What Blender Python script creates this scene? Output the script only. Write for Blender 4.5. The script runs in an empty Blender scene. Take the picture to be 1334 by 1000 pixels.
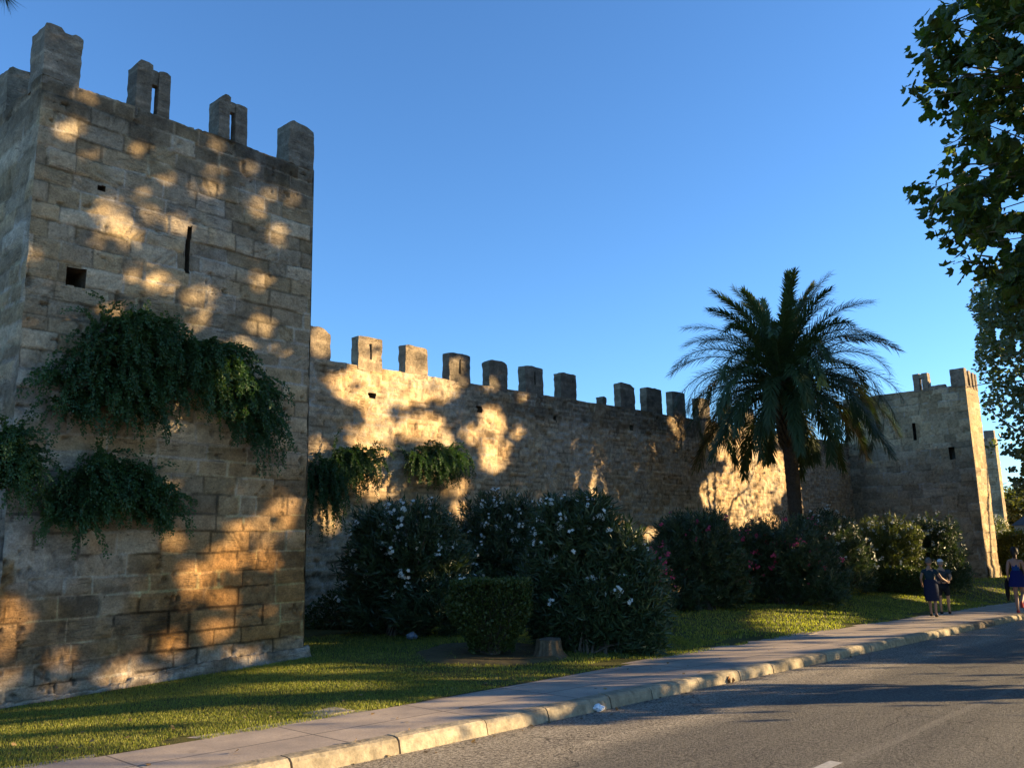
import bpy, bmesh, math, random
import numpy as np
from mathutils import Vector, Matrix
from math import radians, sin, cos, tan, pi, sqrt

rng = np.random.default_rng(7)
random.seed(7)
scene = bpy.context.scene
COL = scene.collection

# ------------------------------------------------------------------ camera
FPX = 1117.0; TH = radians(10.5); RO = 0.0222; AZ = radians(42.0); CH = 1.65
F0 = np.array([cos(AZ), sin(AZ), 0]); R0 = np.array([sin(AZ), -cos(AZ), 0]); U0 = np.array([0, 0, 1.0])
FW = F0 * cos(TH) + U0 * sin(TH); U1 = -F0 * sin(TH) + U0 * cos(TH)
RT = R0 * cos(RO) - U1 * sin(RO); UP = U1 * cos(RO) + R0 * sin(RO)
CAM = np.array([0, 0, CH])
cd = bpy.data.cameras.new('camera'); cam = bpy.data.objects.new('camera', cd); COL.objects.link(cam)
cd.sensor_width = 36.0; cd.sensor_fit = 'HORIZONTAL'; cd.lens = FPX / 1334 * 36.0
cd.clip_start = 0.05; cd.clip_end = 3000
M = Matrix.Identity(4)
for i in range(3):
    M[i][0] = RT[i]; M[i][1] = UP[i]; M[i][2] = -FW[i]; M[i][3] = CAM[i]
cam.matrix_world = M
scene.camera = cam

def ray(x, y):
    d = FW + RT * (x - 667) / FPX + UP * (500 - y) / FPX
    return d / np.linalg.norm(d)
def proj(P):
    d = np.asarray(P, float) - CAM
    z = d @ FW
    zz = np.where(z > 0.1, z, 0.1)
    px = 667 + FPX * (d @ RT) / zz; py = 500 - FPX * (d @ UP) / zz
    return np.where(z > 0.1, px, -9999), np.where(z > 0.1, py, -9999)
def onY(x, y, Y):
    d = ray(x, y); return CAM + d * (Y / d[1])
def onX(x, y, X):
    d = ray(x, y); return CAM + d * (X / d[0])

# ------------------------------------------------------------------ sun
SUN_AZ = radians(-40.0); SUN_EL = radians(11.0)
SUN = np.array([cos(SUN_AZ) * cos(SUN_EL), sin(SUN_AZ) * cos(SUN_EL), sin(SUN_EL)])

# ------------------------------------------------------------------ ground heights
WTH = radians(1.8)
def wallY(X): return 17.5 + np.tan(WTH) * (np.asarray(X, float) - 8)
def sst(t): t = np.clip(t, 0, 1); return t * t * (3 - 2 * t)
def rz(X): return -0.027 * np.clip(X, -25, 60)
def edgeY(X): return 7.36 + 0.62 * sst((np.asarray(X, float) - 3) / 15.0)
def lz(X, Y):
    X = np.asarray(X, float); Y = np.asarray(Y, float)
    zp = rz(X) + 0.13
    Xc = np.clip(X, -5, 60)
    zw = np.where(Xc < 8, 0.02 + 0.030 * (Xc - 8), 0.02 - 0.0162 * (Xc - 8))
    e = edgeY(X)
    return zp + (zw - zp) * sst((Y - e) / (11.5 - e))
def gpt(px, py, dz=0.0):
    d = ray(px, py)
    ts = np.linspace(3, 120, 6000)
    P = CAM + ts[:, None] * d
    b = P[:, 2] - (lz(P[:, 0], P[:, 1]) + dz)
    k = np.argmax(b < 0)
    return P[k]
def rpt(px, py, dz=0.0):
    d = ray(px, py); t = (dz - CH) / (d[2] + 0.027 * d[0]); return CAM + t * d

# ------------------------------------------------------------------ noise
def vnoise(x, y, seed=0):
    x = np.asarray(x, float); y = np.asarray(y, float)
    T = np.random.default_rng(seed + 1000).random((256, 256))
    xi = np.floor(x).astype(int); yi = np.floor(y).astype(int)
    fx = x - xi; fy = y - yi
    fx = fx * fx * (3 - 2 * fx); fy = fy * fy * (3 - 2 * fy)
    a = T[xi % 256, yi % 256]; b = T[(xi + 1) % 256, yi % 256]
    c = T[xi % 256, (yi + 1) % 256]; d = T[(xi + 1) % 256, (yi + 1) % 256]
    return (a * (1 - fx) + b * fx) * (1 - fy) + (c * (1 - fx) + d * fx) * fy
def fbm(x, y, seed=0, o=4):
    s = 0; a = 0.5; t = 0
    for i in range(o):
        s = s + a * vnoise(x * 2 ** i, y * 2 ** i, seed + i); t += a; a *= 0.55
    return s / t

# ------------------------------------------------------------------ objects
def tag(o, label=None, cat=None, group=None, kind=None):
    if label: o['label'] = label
    if cat: o['category'] = cat
    if group: o['group'] = group
    if kind: o['kind'] = kind
    return o
def empty(name, loc, label, cat, group=None):
    o = bpy.data.objects.new(name, None); COL.objects.link(o); o.location = loc
    o.empty_display_size = 0.3
    return tag(o, label, cat, group)
def link(name, me, mat, parent=None, loc=None):
    o = bpy.data.objects.new(name, me); COL.objects.link(o)
    if mat is not None: me.materials.append(mat)
    if parent is not None:
        o.parent = parent
        o.matrix_parent_inverse = Matrix.Translation(parent.location).inverted()
    if loc is not None: o.location = loc
    return o
def npmesh(name, V, F, mat, parent=None, smooth=False, tone=None, col=None):
    V = np.asarray(V, np.float32); F = np.asarray(F, np.int32)
    n, k = F.shape
    me = bpy.data.meshes.new(name)
    me.vertices.add(len(V)); me.vertices.foreach_set('co', V.ravel())
    me.loops.add(n * k); me.loops.foreach_set('vertex_index', F.ravel())
    me.polygons.add(n)
    me.polygons.foreach_set('loop_start', np.arange(0, n * k, k, dtype=np.int32))
    me.polygons.foreach_set('loop_total', np.full(n, k, np.int32))
    me.polygons.foreach_set('use_smooth', np.full(n, smooth, bool))
    if tone is not None:
        a = me.attributes.new('tone', 'FLOAT', 'POINT'); a.data.foreach_set('value', np.asarray(tone, np.float32))
    if col is not None:
        c = np.ones((len(V), 4), np.float32); c[:, :3] = col
        a = me.attributes.new('col', 'FLOAT_COLOR', 'POINT'); a.data.foreach_set('color', c.ravel())
    me.update(); me.validate()
    return link(name, me, mat, parent)
class MB:
    """collects polygons for one mesh object"""
    def __init__(s): s.v = []; s.f = []; s.c = []
    def add(s, V, F, c=None):
        b = len(s.v); s.v += [tuple(map(float, p)) for p in V]; s.f += [tuple(i + b for i in f) for f in F]
        s.c += [c if c is not None else (1, 1, 1)] * len(V)
    def box(s, x0, x1, y0, y1, z0, z1, c=None):
        s.add([(x0,y0,z0),(x1,y0,z0),(x1,y1,z0),(x0,y1,z0),(x0,y0,z1),(x1,y0,z1),(x1,y1,z1),(x0,y1,z1)],
              [(3,2,1,0),(4,5,6,7),(0,1,5,4),(1,2,6,5),(2,3,7,6),(3,0,4,7)], c)
    def tube(s, pts, rads, n=8, c=None, cap=True):
        pts = [np.asarray(p, float) for p in pts]
        rings = []; prev = None
        for i, p in enumerate(pts):
            d = pts[min(i + 1, len(pts) - 1)] - pts[max(i - 1, 0)]
            d = d / (np.linalg.norm(d) + 1e-9)
            if prev is None:
                a = np.cross(d, [0.3, 0.9, 0.2]); 
            else:
                a = prev - d * (prev @ d)
            a = a / (np.linalg.norm(a) + 1e-9); prev = a
            b = np.cross(d, a)
            rings.append([p + rads[i] * (cos(2*pi*k/n) * a + sin(2*pi*k/n) * b) for k in range(n)])
        V = [q for r in rings for q in r]; F = []
        for i in range(len(pts) - 1):
            for k in range(n):
                F.append((i*n+k, i*n+(k+1) % n, (i+1)*n+(k+1) % n, (i+1)*n+k))
        if cap:
            F.append(tuple(range(n-1, -1, -1))); F.append(tuple((len(pts)-1)*n + k for k in range(n)))
        s.add(V, F, c)
    def build(s, name, mat, parent=None, smooth=False):
        me = bpy.data.meshes.new(name); me.from_pydata(s.v, [], s.f)
        c = np.ones((len(s.v), 4), np.float32); c[:, :3] = np.array(s.c)
        a = me.attributes.new('col', 'FLOAT_COLOR', 'POINT'); a.data.foreach_set('color', c.ravel())
        if smooth: me.polygons.foreach_set('use_smooth', np.full(len(me.polygons), True))
        me.update(); me.validate()
        return link(name, me, mat, parent)

# ------------------------------------------------------------------ materials
def newmat(name):
    m = bpy.data.materials.new(name); m.use_nodes = True
    nt = m.node_tree; b = nt.nodes['Principled BSDF']
    return m, nt, b
def N(nt, t, **kw):
    n = nt.nodes.new(t)
    for k, v in kw.items():
        if k in n.inputs: n.inputs[k].default_value = v
        else: setattr(n, k, v)
    return n
def noise(nt, scale, detail=5, rough=0.6, vec=None, dist=0.0):
    n = N(nt, 'ShaderNodeTexNoise'); n.inputs['Scale'].default_value = scale
    n.inputs['Detail'].default_value = detail; n.inputs['Roughness'].default_value = rough
    n.inputs['Distortion'].default_value = dist
    if vec is not None: nt.links.new(vec, n.inputs['Vector'])
    return n.outputs['Fac']
def geo(nt):
    return N(nt, 'ShaderNodeNewGeometry').outputs['Position']
def scaled(nt, vec, s):
    m = N(nt, 'ShaderNodeMapping'); m.inputs['Scale'].default_value = s; nt.links.new(vec, m.inputs['Vector']); return m.outputs['Vector']
def mrange(nt, val, a, b, c, d):
    m = N(nt, 'ShaderNodeMapRange'); m.clamp = True
    for i, v in zip(('From Min', 'From Max', 'To Min', 'To Max'), (a, b, c, d)): m.inputs[i].default_value = v
    nt.links.new(val, m.inputs['Value']); return m.outputs['Result']
def mixc(nt, fac, A, B, mode='MIX'):
    m = N(nt, 'ShaderNodeMix', data_type='RGBA', blend_type=mode)
    for sock, v in (('Factor', fac), ('A', A), ('B', B)):
        s = [i for i in m.inputs if i.name == sock and (i.type == 'RGBA' if sock != 'Factor' else i.type == 'VALUE')][0]
        if isinstance(v, bpy.types.NodeSocket): nt.links.new(v, s)
        elif sock == 'Factor': s.default_value = v
        else: s.default_value = (*v, 1)
    return [o for o in m.outputs if o.type == 'RGBA'][0]
def bump(nt, b, h, strength, dist=0.02, prev=None):
    n = N(nt, 'ShaderNodeBump'); n.inputs['Strength'].default_value = strength; n.inputs['Distance'].default_value = dist
    nt.links.new(h, n.inputs['Height'])
    if prev is not None: nt.links.new(prev, n.inputs['Normal'])
    nt.links.new(n.outputs['Normal'], b.inputs['Normal']); return n.outputs['Normal']
def attr(nt, name, out='Color'):
    a = N(nt, 'ShaderNodeAttribute'); a.attribute_name = name; return a.outputs[out]

def stone_material(name, fine=1.0, bs=0.6):
    m, nt, b = newmat(name)
    p = geo(nt); c = attr(nt, 'col')
    n1 = noise(nt, 7 * fine, 6, 0.65, p); n2 = noise(nt, 38 * fine, 4, 0.7, p)
    g1 = mrange(nt, n1, 0.25, 0.75, 0.60, 1.38); g2 = mrange(nt, n2, 0.25, 0.75, 0.62, 1.36)
    mu = N(nt, 'ShaderNodeMath', operation='MULTIPLY'); nt.links.new(g1, mu.inputs[0]); nt.links.new(g2, mu.inputs[1])
    vm = N(nt, 'ShaderNodeVectorMath', operation='SCALE'); nt.links.new(c, vm.inputs[0]); nt.links.new(mu.outputs[0], vm.inputs['Scale'])
    # small dark weather pits
    v = N(nt, 'ShaderNodeTexVoronoi'); v.inputs['Scale'].default_value = 16 * fine; nt.links.new(p, v.inputs['Vector'])
    pit = mrange(nt, v.outputs['Distance'], 0.08, 0.2, 1, 0)
    sel = mrange(nt, noise(nt, 2.2 * fine, 3, 0.6, p), 0.55, 0.68, 0, 0.75)
    pm = N(nt, 'ShaderNodeMath', operation='MULTIPLY'); nt.links.new(pit, pm.inputs[0]); nt.links.new(sel, pm.inputs[1])
    base = mixc(nt, pm.outputs[0], vm.outputs[0], (0.045, 0.035, 0.025))
    mp = N(nt, 'ShaderNodeMapping'); mp.inputs['Rotation'].default_value = (0, radians(33), 0); mp.inputs['Scale'].default_value = (7 * fine, 7 * fine, 60 * fine); nt.links.new(p, mp.inputs['Vector'])
    sc = noise(nt, 1.0, 3, 0.6, mp.outputs['Vector'], 0.6)
    scm = N(nt, 'ShaderNodeMath', operation='MULTIPLY'); nt.links.new(mrange(nt, sc, 0.56, 0.66, 0, 1), scm.inputs[0]); nt.links.new(mrange(nt, noise(nt, 1.7 * fine, 3, 0.6, p), 0.47, 0.6, 0, 0.6), scm.inputs[1])
    base = mixc(nt, scm.outputs[0], base, (0.075, 0.06, 0.042))
    nt.links.new(base, b.inputs['Base Color']); b.inputs['Roughness'].default_value = 0.92
    b.inputs['Specular IOR Level'].default_value = 0.15
    hs0 = N(nt, 'ShaderNodeMath', operation='SUBTRACT'); nt.links.new(n1, hs0.inputs[0]); nt.links.new(pm.outputs[0], hs0.inputs[1]); hs = N(nt, 'ShaderNodeMath', operation='SUBTRACT'); nt.links.new(hs0.outputs[0], hs.inputs[0]); nt.links.new(scm.outputs[0], hs.inputs[1])
    nb = bump(nt, b, hs.outputs[0], bs, 0.03); bump(nt, b, n2, bs, 0.012, nb)
    return m
def col_material(name, rough=0.8, nscale=20, amp=0.25, bs=0.3, bd=0.01, spec=0.3):
    m, nt, b = newmat(name)
    p = geo(nt); c = attr(nt, 'col'); n = noise(nt, nscale, 5, 0.65, p)
    g = mrange(nt, n, 0.25, 0.75, 1 - amp, 1 + amp)
    vm = N(nt, 'ShaderNodeVectorMath', operation='SCALE'); nt.links.new(c, vm.inputs[0]); nt.links.new(g, vm.inputs['Scale'])
    nt.links.new(vm.outputs[0], b.inputs['Base Color']); b.inputs['Roughness'].default_value = rough
    b.inputs['Specular IOR Level'].default_value = spec
    bump(nt, b, n, bs, bd); return m
def plain(name, c, rough=0.7, nscale=15, amp=0.2, bs=0.2, spec=0.3):
    m, nt, b = newmat(name)
    n = noise(nt, nscale, 4, 0.6, geo(nt))
    base = mixc(nt, n, tuple(x * (1 - amp) for x in c), tuple(min(1, x * (1 + amp)) for x in c))
    nt.links.new(base, b.inputs['Base Color']); b.inputs['Roughness'].default_value = rough
    b.inputs['Specular IOR Level'].default_value = spec
    bump(nt, b, n, bs, 0.01); return m
def leaf_material(name, c1, c2, rough=0.5, trans=0.3, spec=0.4, tcol=None):
    m, nt, b = newmat(name)
    t = attr(nt, 'tone', 'Fac'); base = mixc(nt, t, c1, c2)
    nt.links.new(base, b.inputs['Base Color']); b.inputs['Roughness'].default_value = rough
    b.inputs['Specular IOR Level'].default_value = spec
    tr = N(nt, 'ShaderNodeBsdfTranslucent')
    tc = mixc(nt, 1.0, base, tcol or (1.5, 1.7, 0.6), 'MULTIPLY'); nt.links.new(tc, tr.inputs['Color'])
    mx = N(nt, 'ShaderNodeMixShader'); mx.inputs[0].default_value = trans
    nt.links.new(b.outputs[0], mx.inputs[1]); nt.links.new(tr.outputs[0], mx.inputs[2])
    nt.links.new(mx.outputs[0], nt.nodes['Material Output'].inputs['Surface'])
    return m

STONE = stone_material('tower_stone'); WSTONE = stone_material('wall_stone', 0.8, 0.8)
BARK = col_material('bark', 0.9, 14, 0.4, 0.8, 0.03, 0.1)
PLANE_LEAF = leaf_material('plane_leaf', (0.030, 0.052, 0.014), (0.11, 0.145, 0.032), 0.5, 0.45)
PALE_LEAF = leaf_material('pale_leaf', (0.07, 0.09, 0.04), (0.17, 0.18, 0.075), 0.5, 0.35)
FAR_LEAF = leaf_material('far_leaf', (0.06, 0.07, 0.015), (0.16, 0.15, 0.03), 0.6, 0.3)
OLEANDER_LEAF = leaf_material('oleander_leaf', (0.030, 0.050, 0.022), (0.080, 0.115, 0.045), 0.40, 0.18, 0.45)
SUNLIT_OLEANDER = leaf_material('sunlit_oleander_leaf', (0.075, 0.095, 0.028), (0.19, 0.20, 0.06), 0.42, 0.3, 0.4)  # oleander leaf again with sunlight put into its colour, for the sunlit bushes
HEDGE_LEAF = leaf_material('hedge_leaf', (0.030, 0.050, 0.010), (0.080, 0.100, 0.024), 0.5, 0.2)
CAPER_LEAF = leaf_material('caper_leaf', (0.024, 0.060, 0.024), (0.070, 0.135, 0.042), 0.5, 0.25)
PALM_LEAF = leaf_material('palm_leaf', (0.042, 0.070, 0.024), (0.100, 0.135, 0.046), 0.5, 0.22, 0.3, (1.0, 1.2, 0.6))
DRY_PALM = leaf_material('dry_palm_leaf', (0.09, 0.075, 0.035), (0.16, 0.13, 0.06), 0.6, 0.15)
PINE_LEAF = leaf_material('pine_needle', (0.015, 0.030, 0.014), (0.03, 0.05, 0.02), 0.5, 0.1)
GRASS = leaf_material('grass_blade', (0.062, 0.095, 0.015), (0.36, 0.34, 0.07), 0.6, 0.42)
WHITE_PETAL = leaf_material('white_petal', (0.70, 0.70, 0.62), (0.82, 0.82, 0.74), 0.6, 0.3, 0.2, (1, 1, 1))
PINK_PETAL = leaf_material('pink_petal', (0.50, 0.04, 0.09), (0.65, 0.10, 0.18), 0.6, 0.3, 0.2, (1, 1, 1))

# ------------------------------------------------------------------ instanced leaf meshes built as real faces
def frames(d, up=None):
    """rows: x axis along d, random roll"""
    n = len(d); d = d / (np.linalg.norm(d, axis=1, keepdims=True) + 1e-9)
    r = rng.normal(size=(n, 3)) if up is None else up
    b = np.cross(d, r); b /= (np.linalg.norm(b, axis=1, keepdims=True) + 1e-9)
    c = np.cross(d, b)
    return np.stack([d, b, c], 1)
def scatter(name, tmplV, tmplF, P, Fr, S, mat, parent=None, tone=None):
    n = len(P); k = len(tmplV)
    T = np.asarray(tmplV, float)
    S = np.asarray(S); 
    L = np.einsum('kj,njc->nkc', T, Fr) * (S[:, None, None] if S.ndim == 1 else 1) + P[:, None, :]
    F = (np.asarray(tmplF)[None] + (np.arange(n) * k)[:, None, None]).reshape(-1, len(tmplF[0]))
    if tone is None: tone = rng.random(n)
    return npmesh(name, L.reshape(-1, 3), F, mat, parent, False, np.repeat(tone, k))
LANCE = ([(0,0,0),(0.45,-0.105,0.04),(1,0,-0.14),(0.45,0.105,0.04)], [(0,1,2,3)])
OVAL = ([(0,0,0),(0.3,-0.36,0.05),(0.8,-0.30,0.0),(1,0,-0.1),(0.8,0.30,0.0),(0.3,0.36,0.05)], [(0,1,2,3),(0,3,4,5)])
_st = []
for k in range(5):
    a = radians(-100 + 50 * k); r = [0.42, 0.62, 0.75, 0.62, 0.42][k]
    _st.append((0.3 + r * cos(a), r * sin(a), -0.12 * r))
    if k < 4:
        a2 = radians(-75 + 50 * k); _st.append((0.3 + 0.40 * cos(a2), 0.40 * sin(a2), 0.05))
STAR = ([(0, 0, 0)] + _st, [(0, i, i + 1) for i in range(1, 9)])

# ------------------------------------------------------------------ sunlit openings (where the photograph shows sun reaching)
TOWER_LIT = [(91,168,17,12),(125,198,8,8),(178,195,13,7),(219,233,14,6),(267,243,18,15),(327,219,10,9),(145,277,22,17),(165,307,18,14),
 (195,277,11,7),(232,290,13,12),(333,271,9,11),(383,262,7,7),(353,254,8,6),(360,304,8,12),(129,310,8,8),(43,333,8,8),(115,125,8,12),
 (282,224,6,6),(185,250,9,8),(178,357,15,11),(208,370,22,13),(155,410,24,13),(33,406,4,11),(96,422,13,6),(262,387,20,13),(337,365,16,8),
 (340,421,14,16),(264,411,10,8),(323,446,22,8),(363,457,13,6),(285,458,8,13),(244,436,5,7),(198,429,8,9),(158,594,7,6),(224,640,13,10),
 (370,655,10,10),(367,658,14,14),(356,687,20,18),(347,723,12,15),(313,690,13,12),(299,725,28,18),(263,748,26,16),(288,777,22,9),(248,771,9,9),
 (236,708,14,9),(14,800,20,26),(8,845,12,10),(223,842,11,20),(277,822,17,14),(83,863,12,10),(165,880,26,17),(8,885,14,10),(64,900,10,6),(306,823,8,8),
 (230,505,38,22),(225,548,28,9),(350,195,6,6),(285,190,5,7)]
WALL_LIT = [(509,501,80,26),(478,456,24,24),(538,468,22,24),(420,445,13,17),(590,490,14,22),(494,550,15,34),(467,569,12,15),(486,576,18,18),
 (550,556,30,15),(580,576,8,8),(617,565,12,9),(640,560,16,22),(644,598,13,13),(640,538,8,8),(659,584,6,8),(674,563,6,6),(754,584,5,9),(754,625,5,9),
 (775,613,7,34),(775,640,10,13),(809,610,5,13),(812,645,5,7),(827,582,4,6),(807,681,8,6),(848,696,7,6),(783,677,6,8),(599,664,9,8),(494,621,30,24),
 (415,605,14,36),(430,675,14,14),(595,632,12,9),(470,614,22,18),(977,630,34,54),(936,645,19,28),(1003,623,20,35),(981,679,30,12),(1092,615,6,14),
 (1085,578,9,12),(1094,653,7,11),(916,528,9,12),(880,562,8,22),(969,570,28,32),(940,565,16,30),(1030,560,16,20),(555,605,22,20),(640,500,6,6),(680,515,5,6)]
GROUND_LIT = [(60,936,75,4),(200,931,90,4.5),(330,924,60,4.5),(120,962,150,5),(250,955,50,4),(385,877,95,2),(395,895,90,2.5),(420,905,60,2.5),
 (350,932,45,6),(450,925,40,4),(1025,812,95,7),(1062,816,60,5),(1275,763,62,1.2),(1280,776,50,0.7),(600,868,45,2),(830,858,30,4),
 (770,863,30,3),(1180,788,60,0.8),(480,918,60,2.5),
 # pavement bars
 (480,932,70,5),(370,948,110,4),(250,972,90,4),(560,925,60,5),(630,912,70,4),(420,966,60,3),(330,985,60,3),(960,851,80,6),(1050,838,80,4),(1110,828,70,4),
 (1200,818,80,5),(1290,803,60,3),(1240,805,50,2),(700,900,50,2.5),(150,985,60,3)]
KERB_LIT = [(465,975,75,14),(655,930,80,16),(985,872,75,20),(1095,846,32,8),(1240,824,52,14),(1326,806,12,8),(370,990,30,8)]
ROAD_SHADE = [[(1340,893),(960,890),(925,886),(735,912),(730,948),(800,940),(960,918),(1340,910)],
 [(1340,805),(1220,832),(1060,852),(1090,864),(1340,864)], [(1340,962),(1160,963),(1160,972),(1340,973)], [(500,976),(670,975),(670,984),(500,985)]]
PLANE_LIT = [(11.1, [(1178,700,46,44),(1165,725,40,30),(1095,690,25,14)]), (8.8, [(800,702,36,18),(682,768,10,8),(722,843,9,10)]),
             (12.5, [(545,750,28,5),(440,785,9,10),(630,735,8,8)]), (14.2, [(1036,556,8,18)])]
def in_poly(px, py, poly):
    c = np.zeros(len(px), bool); j = len(poly) - 1
    for i in range(len(poly)):
        xi, yi = poly[i]; xj, yj = poly[j]
        t = ((yi > py) != (yj > py)) & (px < (xj - xi) * (py - yi) / (yj - yi + 1e-9) + xi)
        c ^= t; j = i
    return c
def in_ell(px, py, L, grow):
    m = np.zeros(len(px), bool)
    w = 0.55 + 0.95 * fbm(px / 9, py / 9, 77, 3)
    for (cx, cy, rx, ry) in L:
        w_ = w if max(rx, ry) > 13 else np.maximum(w, 0.85)
        gx = grow; gy = min(grow, ry * 1.3)
        m |= (((px - cx) / (rx + gx)) ** 2 + ((py - cy) / (ry + gy)) ** 2) < w_
    return m
def keep_for_shade(P):
    """which leaves remain: gaps are cut along sun rays to light the listed patches"""
    keep = np.ones(len(P), bool)
    t = (11.5 - P[:, 1]) / -SUN[1] ; Q = P - SUN * t[:, None]
    onT = (t > 0) & (Q[:, 0] > 3.6) & (Q[:, 0] < 7.92) & (Q[:, 2] > -0.1) & (Q[:, 2] < 8.8)
    px, py = proj(Q); keep &= ~(onT & in_ell(px, py, TOWER_LIT, 5.5))
    tw = (wallY(P[:, 0] - 24) - P[:, 1]) / -SUN[1]
    for _ in range(3):
        Q = P - SUN * tw[:, None]; tw = tw + (wallY(Q[:, 0]) - Q[:, 1]) / -SUN[1]
    Q = P - SUN * tw[:, None]
    onW = (~onT) & (tw > 0) & (Q[:, 2] > 0) & (Q[:, 2] < 8.2) & (Q[:, 0] > 8)
    px, py = proj(Q); keep &= ~(onW & in_ell(px, py, WALL_LIT, 4.5))
    # ground: z = rz(x)+h
    for h, y0, y1, L in ((0.0, 0.0, 6.12, None), (0.08, 6.0, 6.35, KERB_LIT), (0.14, 6.2, 16, GROUND_LIT)):
        t = (P[:, 2] - h + 0.027 * P[:, 0]) / (SUN[2] + 0.027 * SUN[0]); Q = P - SUN * t[:, None]
        g = (Q[:, 1] > y0) & (Q[:, 1] < y1) & (Q[:, 0] > 1) & (Q[:, 0] < 60)
        if y1 > 8: g &= ~onT
        px, py = proj(Q)
        if L is None:
            sh = np.zeros(len(P), bool)
            for poly in ROAD_SHADE: sh |= in_poly(px, py, poly)
            keep &= ~(g & ~sh)
        else:
            keep &= ~(g & in_ell(px, py, L, 4.5))
    for Y, L in PLANE_LIT:
        t = (Y - P[:, 1]) / -SUN[1]; Q = P - SUN * t[:, None]
        px, py = proj(Q); keep &= ~((t > 0) & in_ell(px, py, L, 4))
    return keep | (rng.random(len(P)) < 0.03)

# ------------------------------------------------------------------ masonry faces
def layout(us, zs, course, blk, seed, warp=0.02):
    """block tone, block id noise, distance to nearest joint for grids us (u) and zs (z)"""
    r = np.random.default_rng(seed)
    U = us + warp * (fbm(us * 1.7, zs * 1.7, seed + 5, 3) - 0.5) * 2
    Z = zs + warp * (fbm(us * 1.3 + 9, zs * 1.3, seed + 6, 3) - 0.5) * 2.4
    z0 = zs.min() - 1; z1 = zs.max() + 1
    ed = [z0]
    while ed[-1] < z1: ed.append(ed[-1] + course * r.uniform(0.82, 1.2))
    ed = np.array(ed); ci = np.clip(np.searchsorted(ed, Z) - 1, 0, len(ed) - 2)
    dz = np.minimum(Z - ed[ci], ed[ci + 1] - Z)
    tone = np.zeros_like(us); tone2 = np.zeros_like(us); ang = np.zeros_like(us); du = np.full_like(us, 9.0)
    for c in np.unique(ci):
        m = ci == c; u0 = us.min() - 2
        e = [u0 + r.uniform(-blk, 0)]
        while e[-1] < us.max() + 2: e.append(e[-1] + blk * r.uniform(0.55, 1.5))
        e = np.array(e); k = np.clip(np.searchsorted(e, U[m]) - 1, 0, len(e) - 2)
        du[m] = np.minimum(U[m] - e[k], e[k + 1] - U[m])
        a = r.random(len(e)); b = r.random(len(e)); g = r.random(len(e))
        tone[m] = a[k]; tone2[m] = b[k]; ang[m] = g[k]
    return tone, tone2, ang, np.minimum(dz, du)
def grid_faces(nu, nz, keep=None):
    i = np.arange(nu * nz).reshape(nz, nu)
    F = np.stack([i[:-1, :-1].ravel(), i[:-1, 1:].ravel(), i[1:, 1:].ravel(), i[1:, :-1].ravel()], 1)
    if keep is not None: F = F[keep.ravel()]
    return F
def lerp(a, b, t): return a + (b - a) * t
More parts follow.
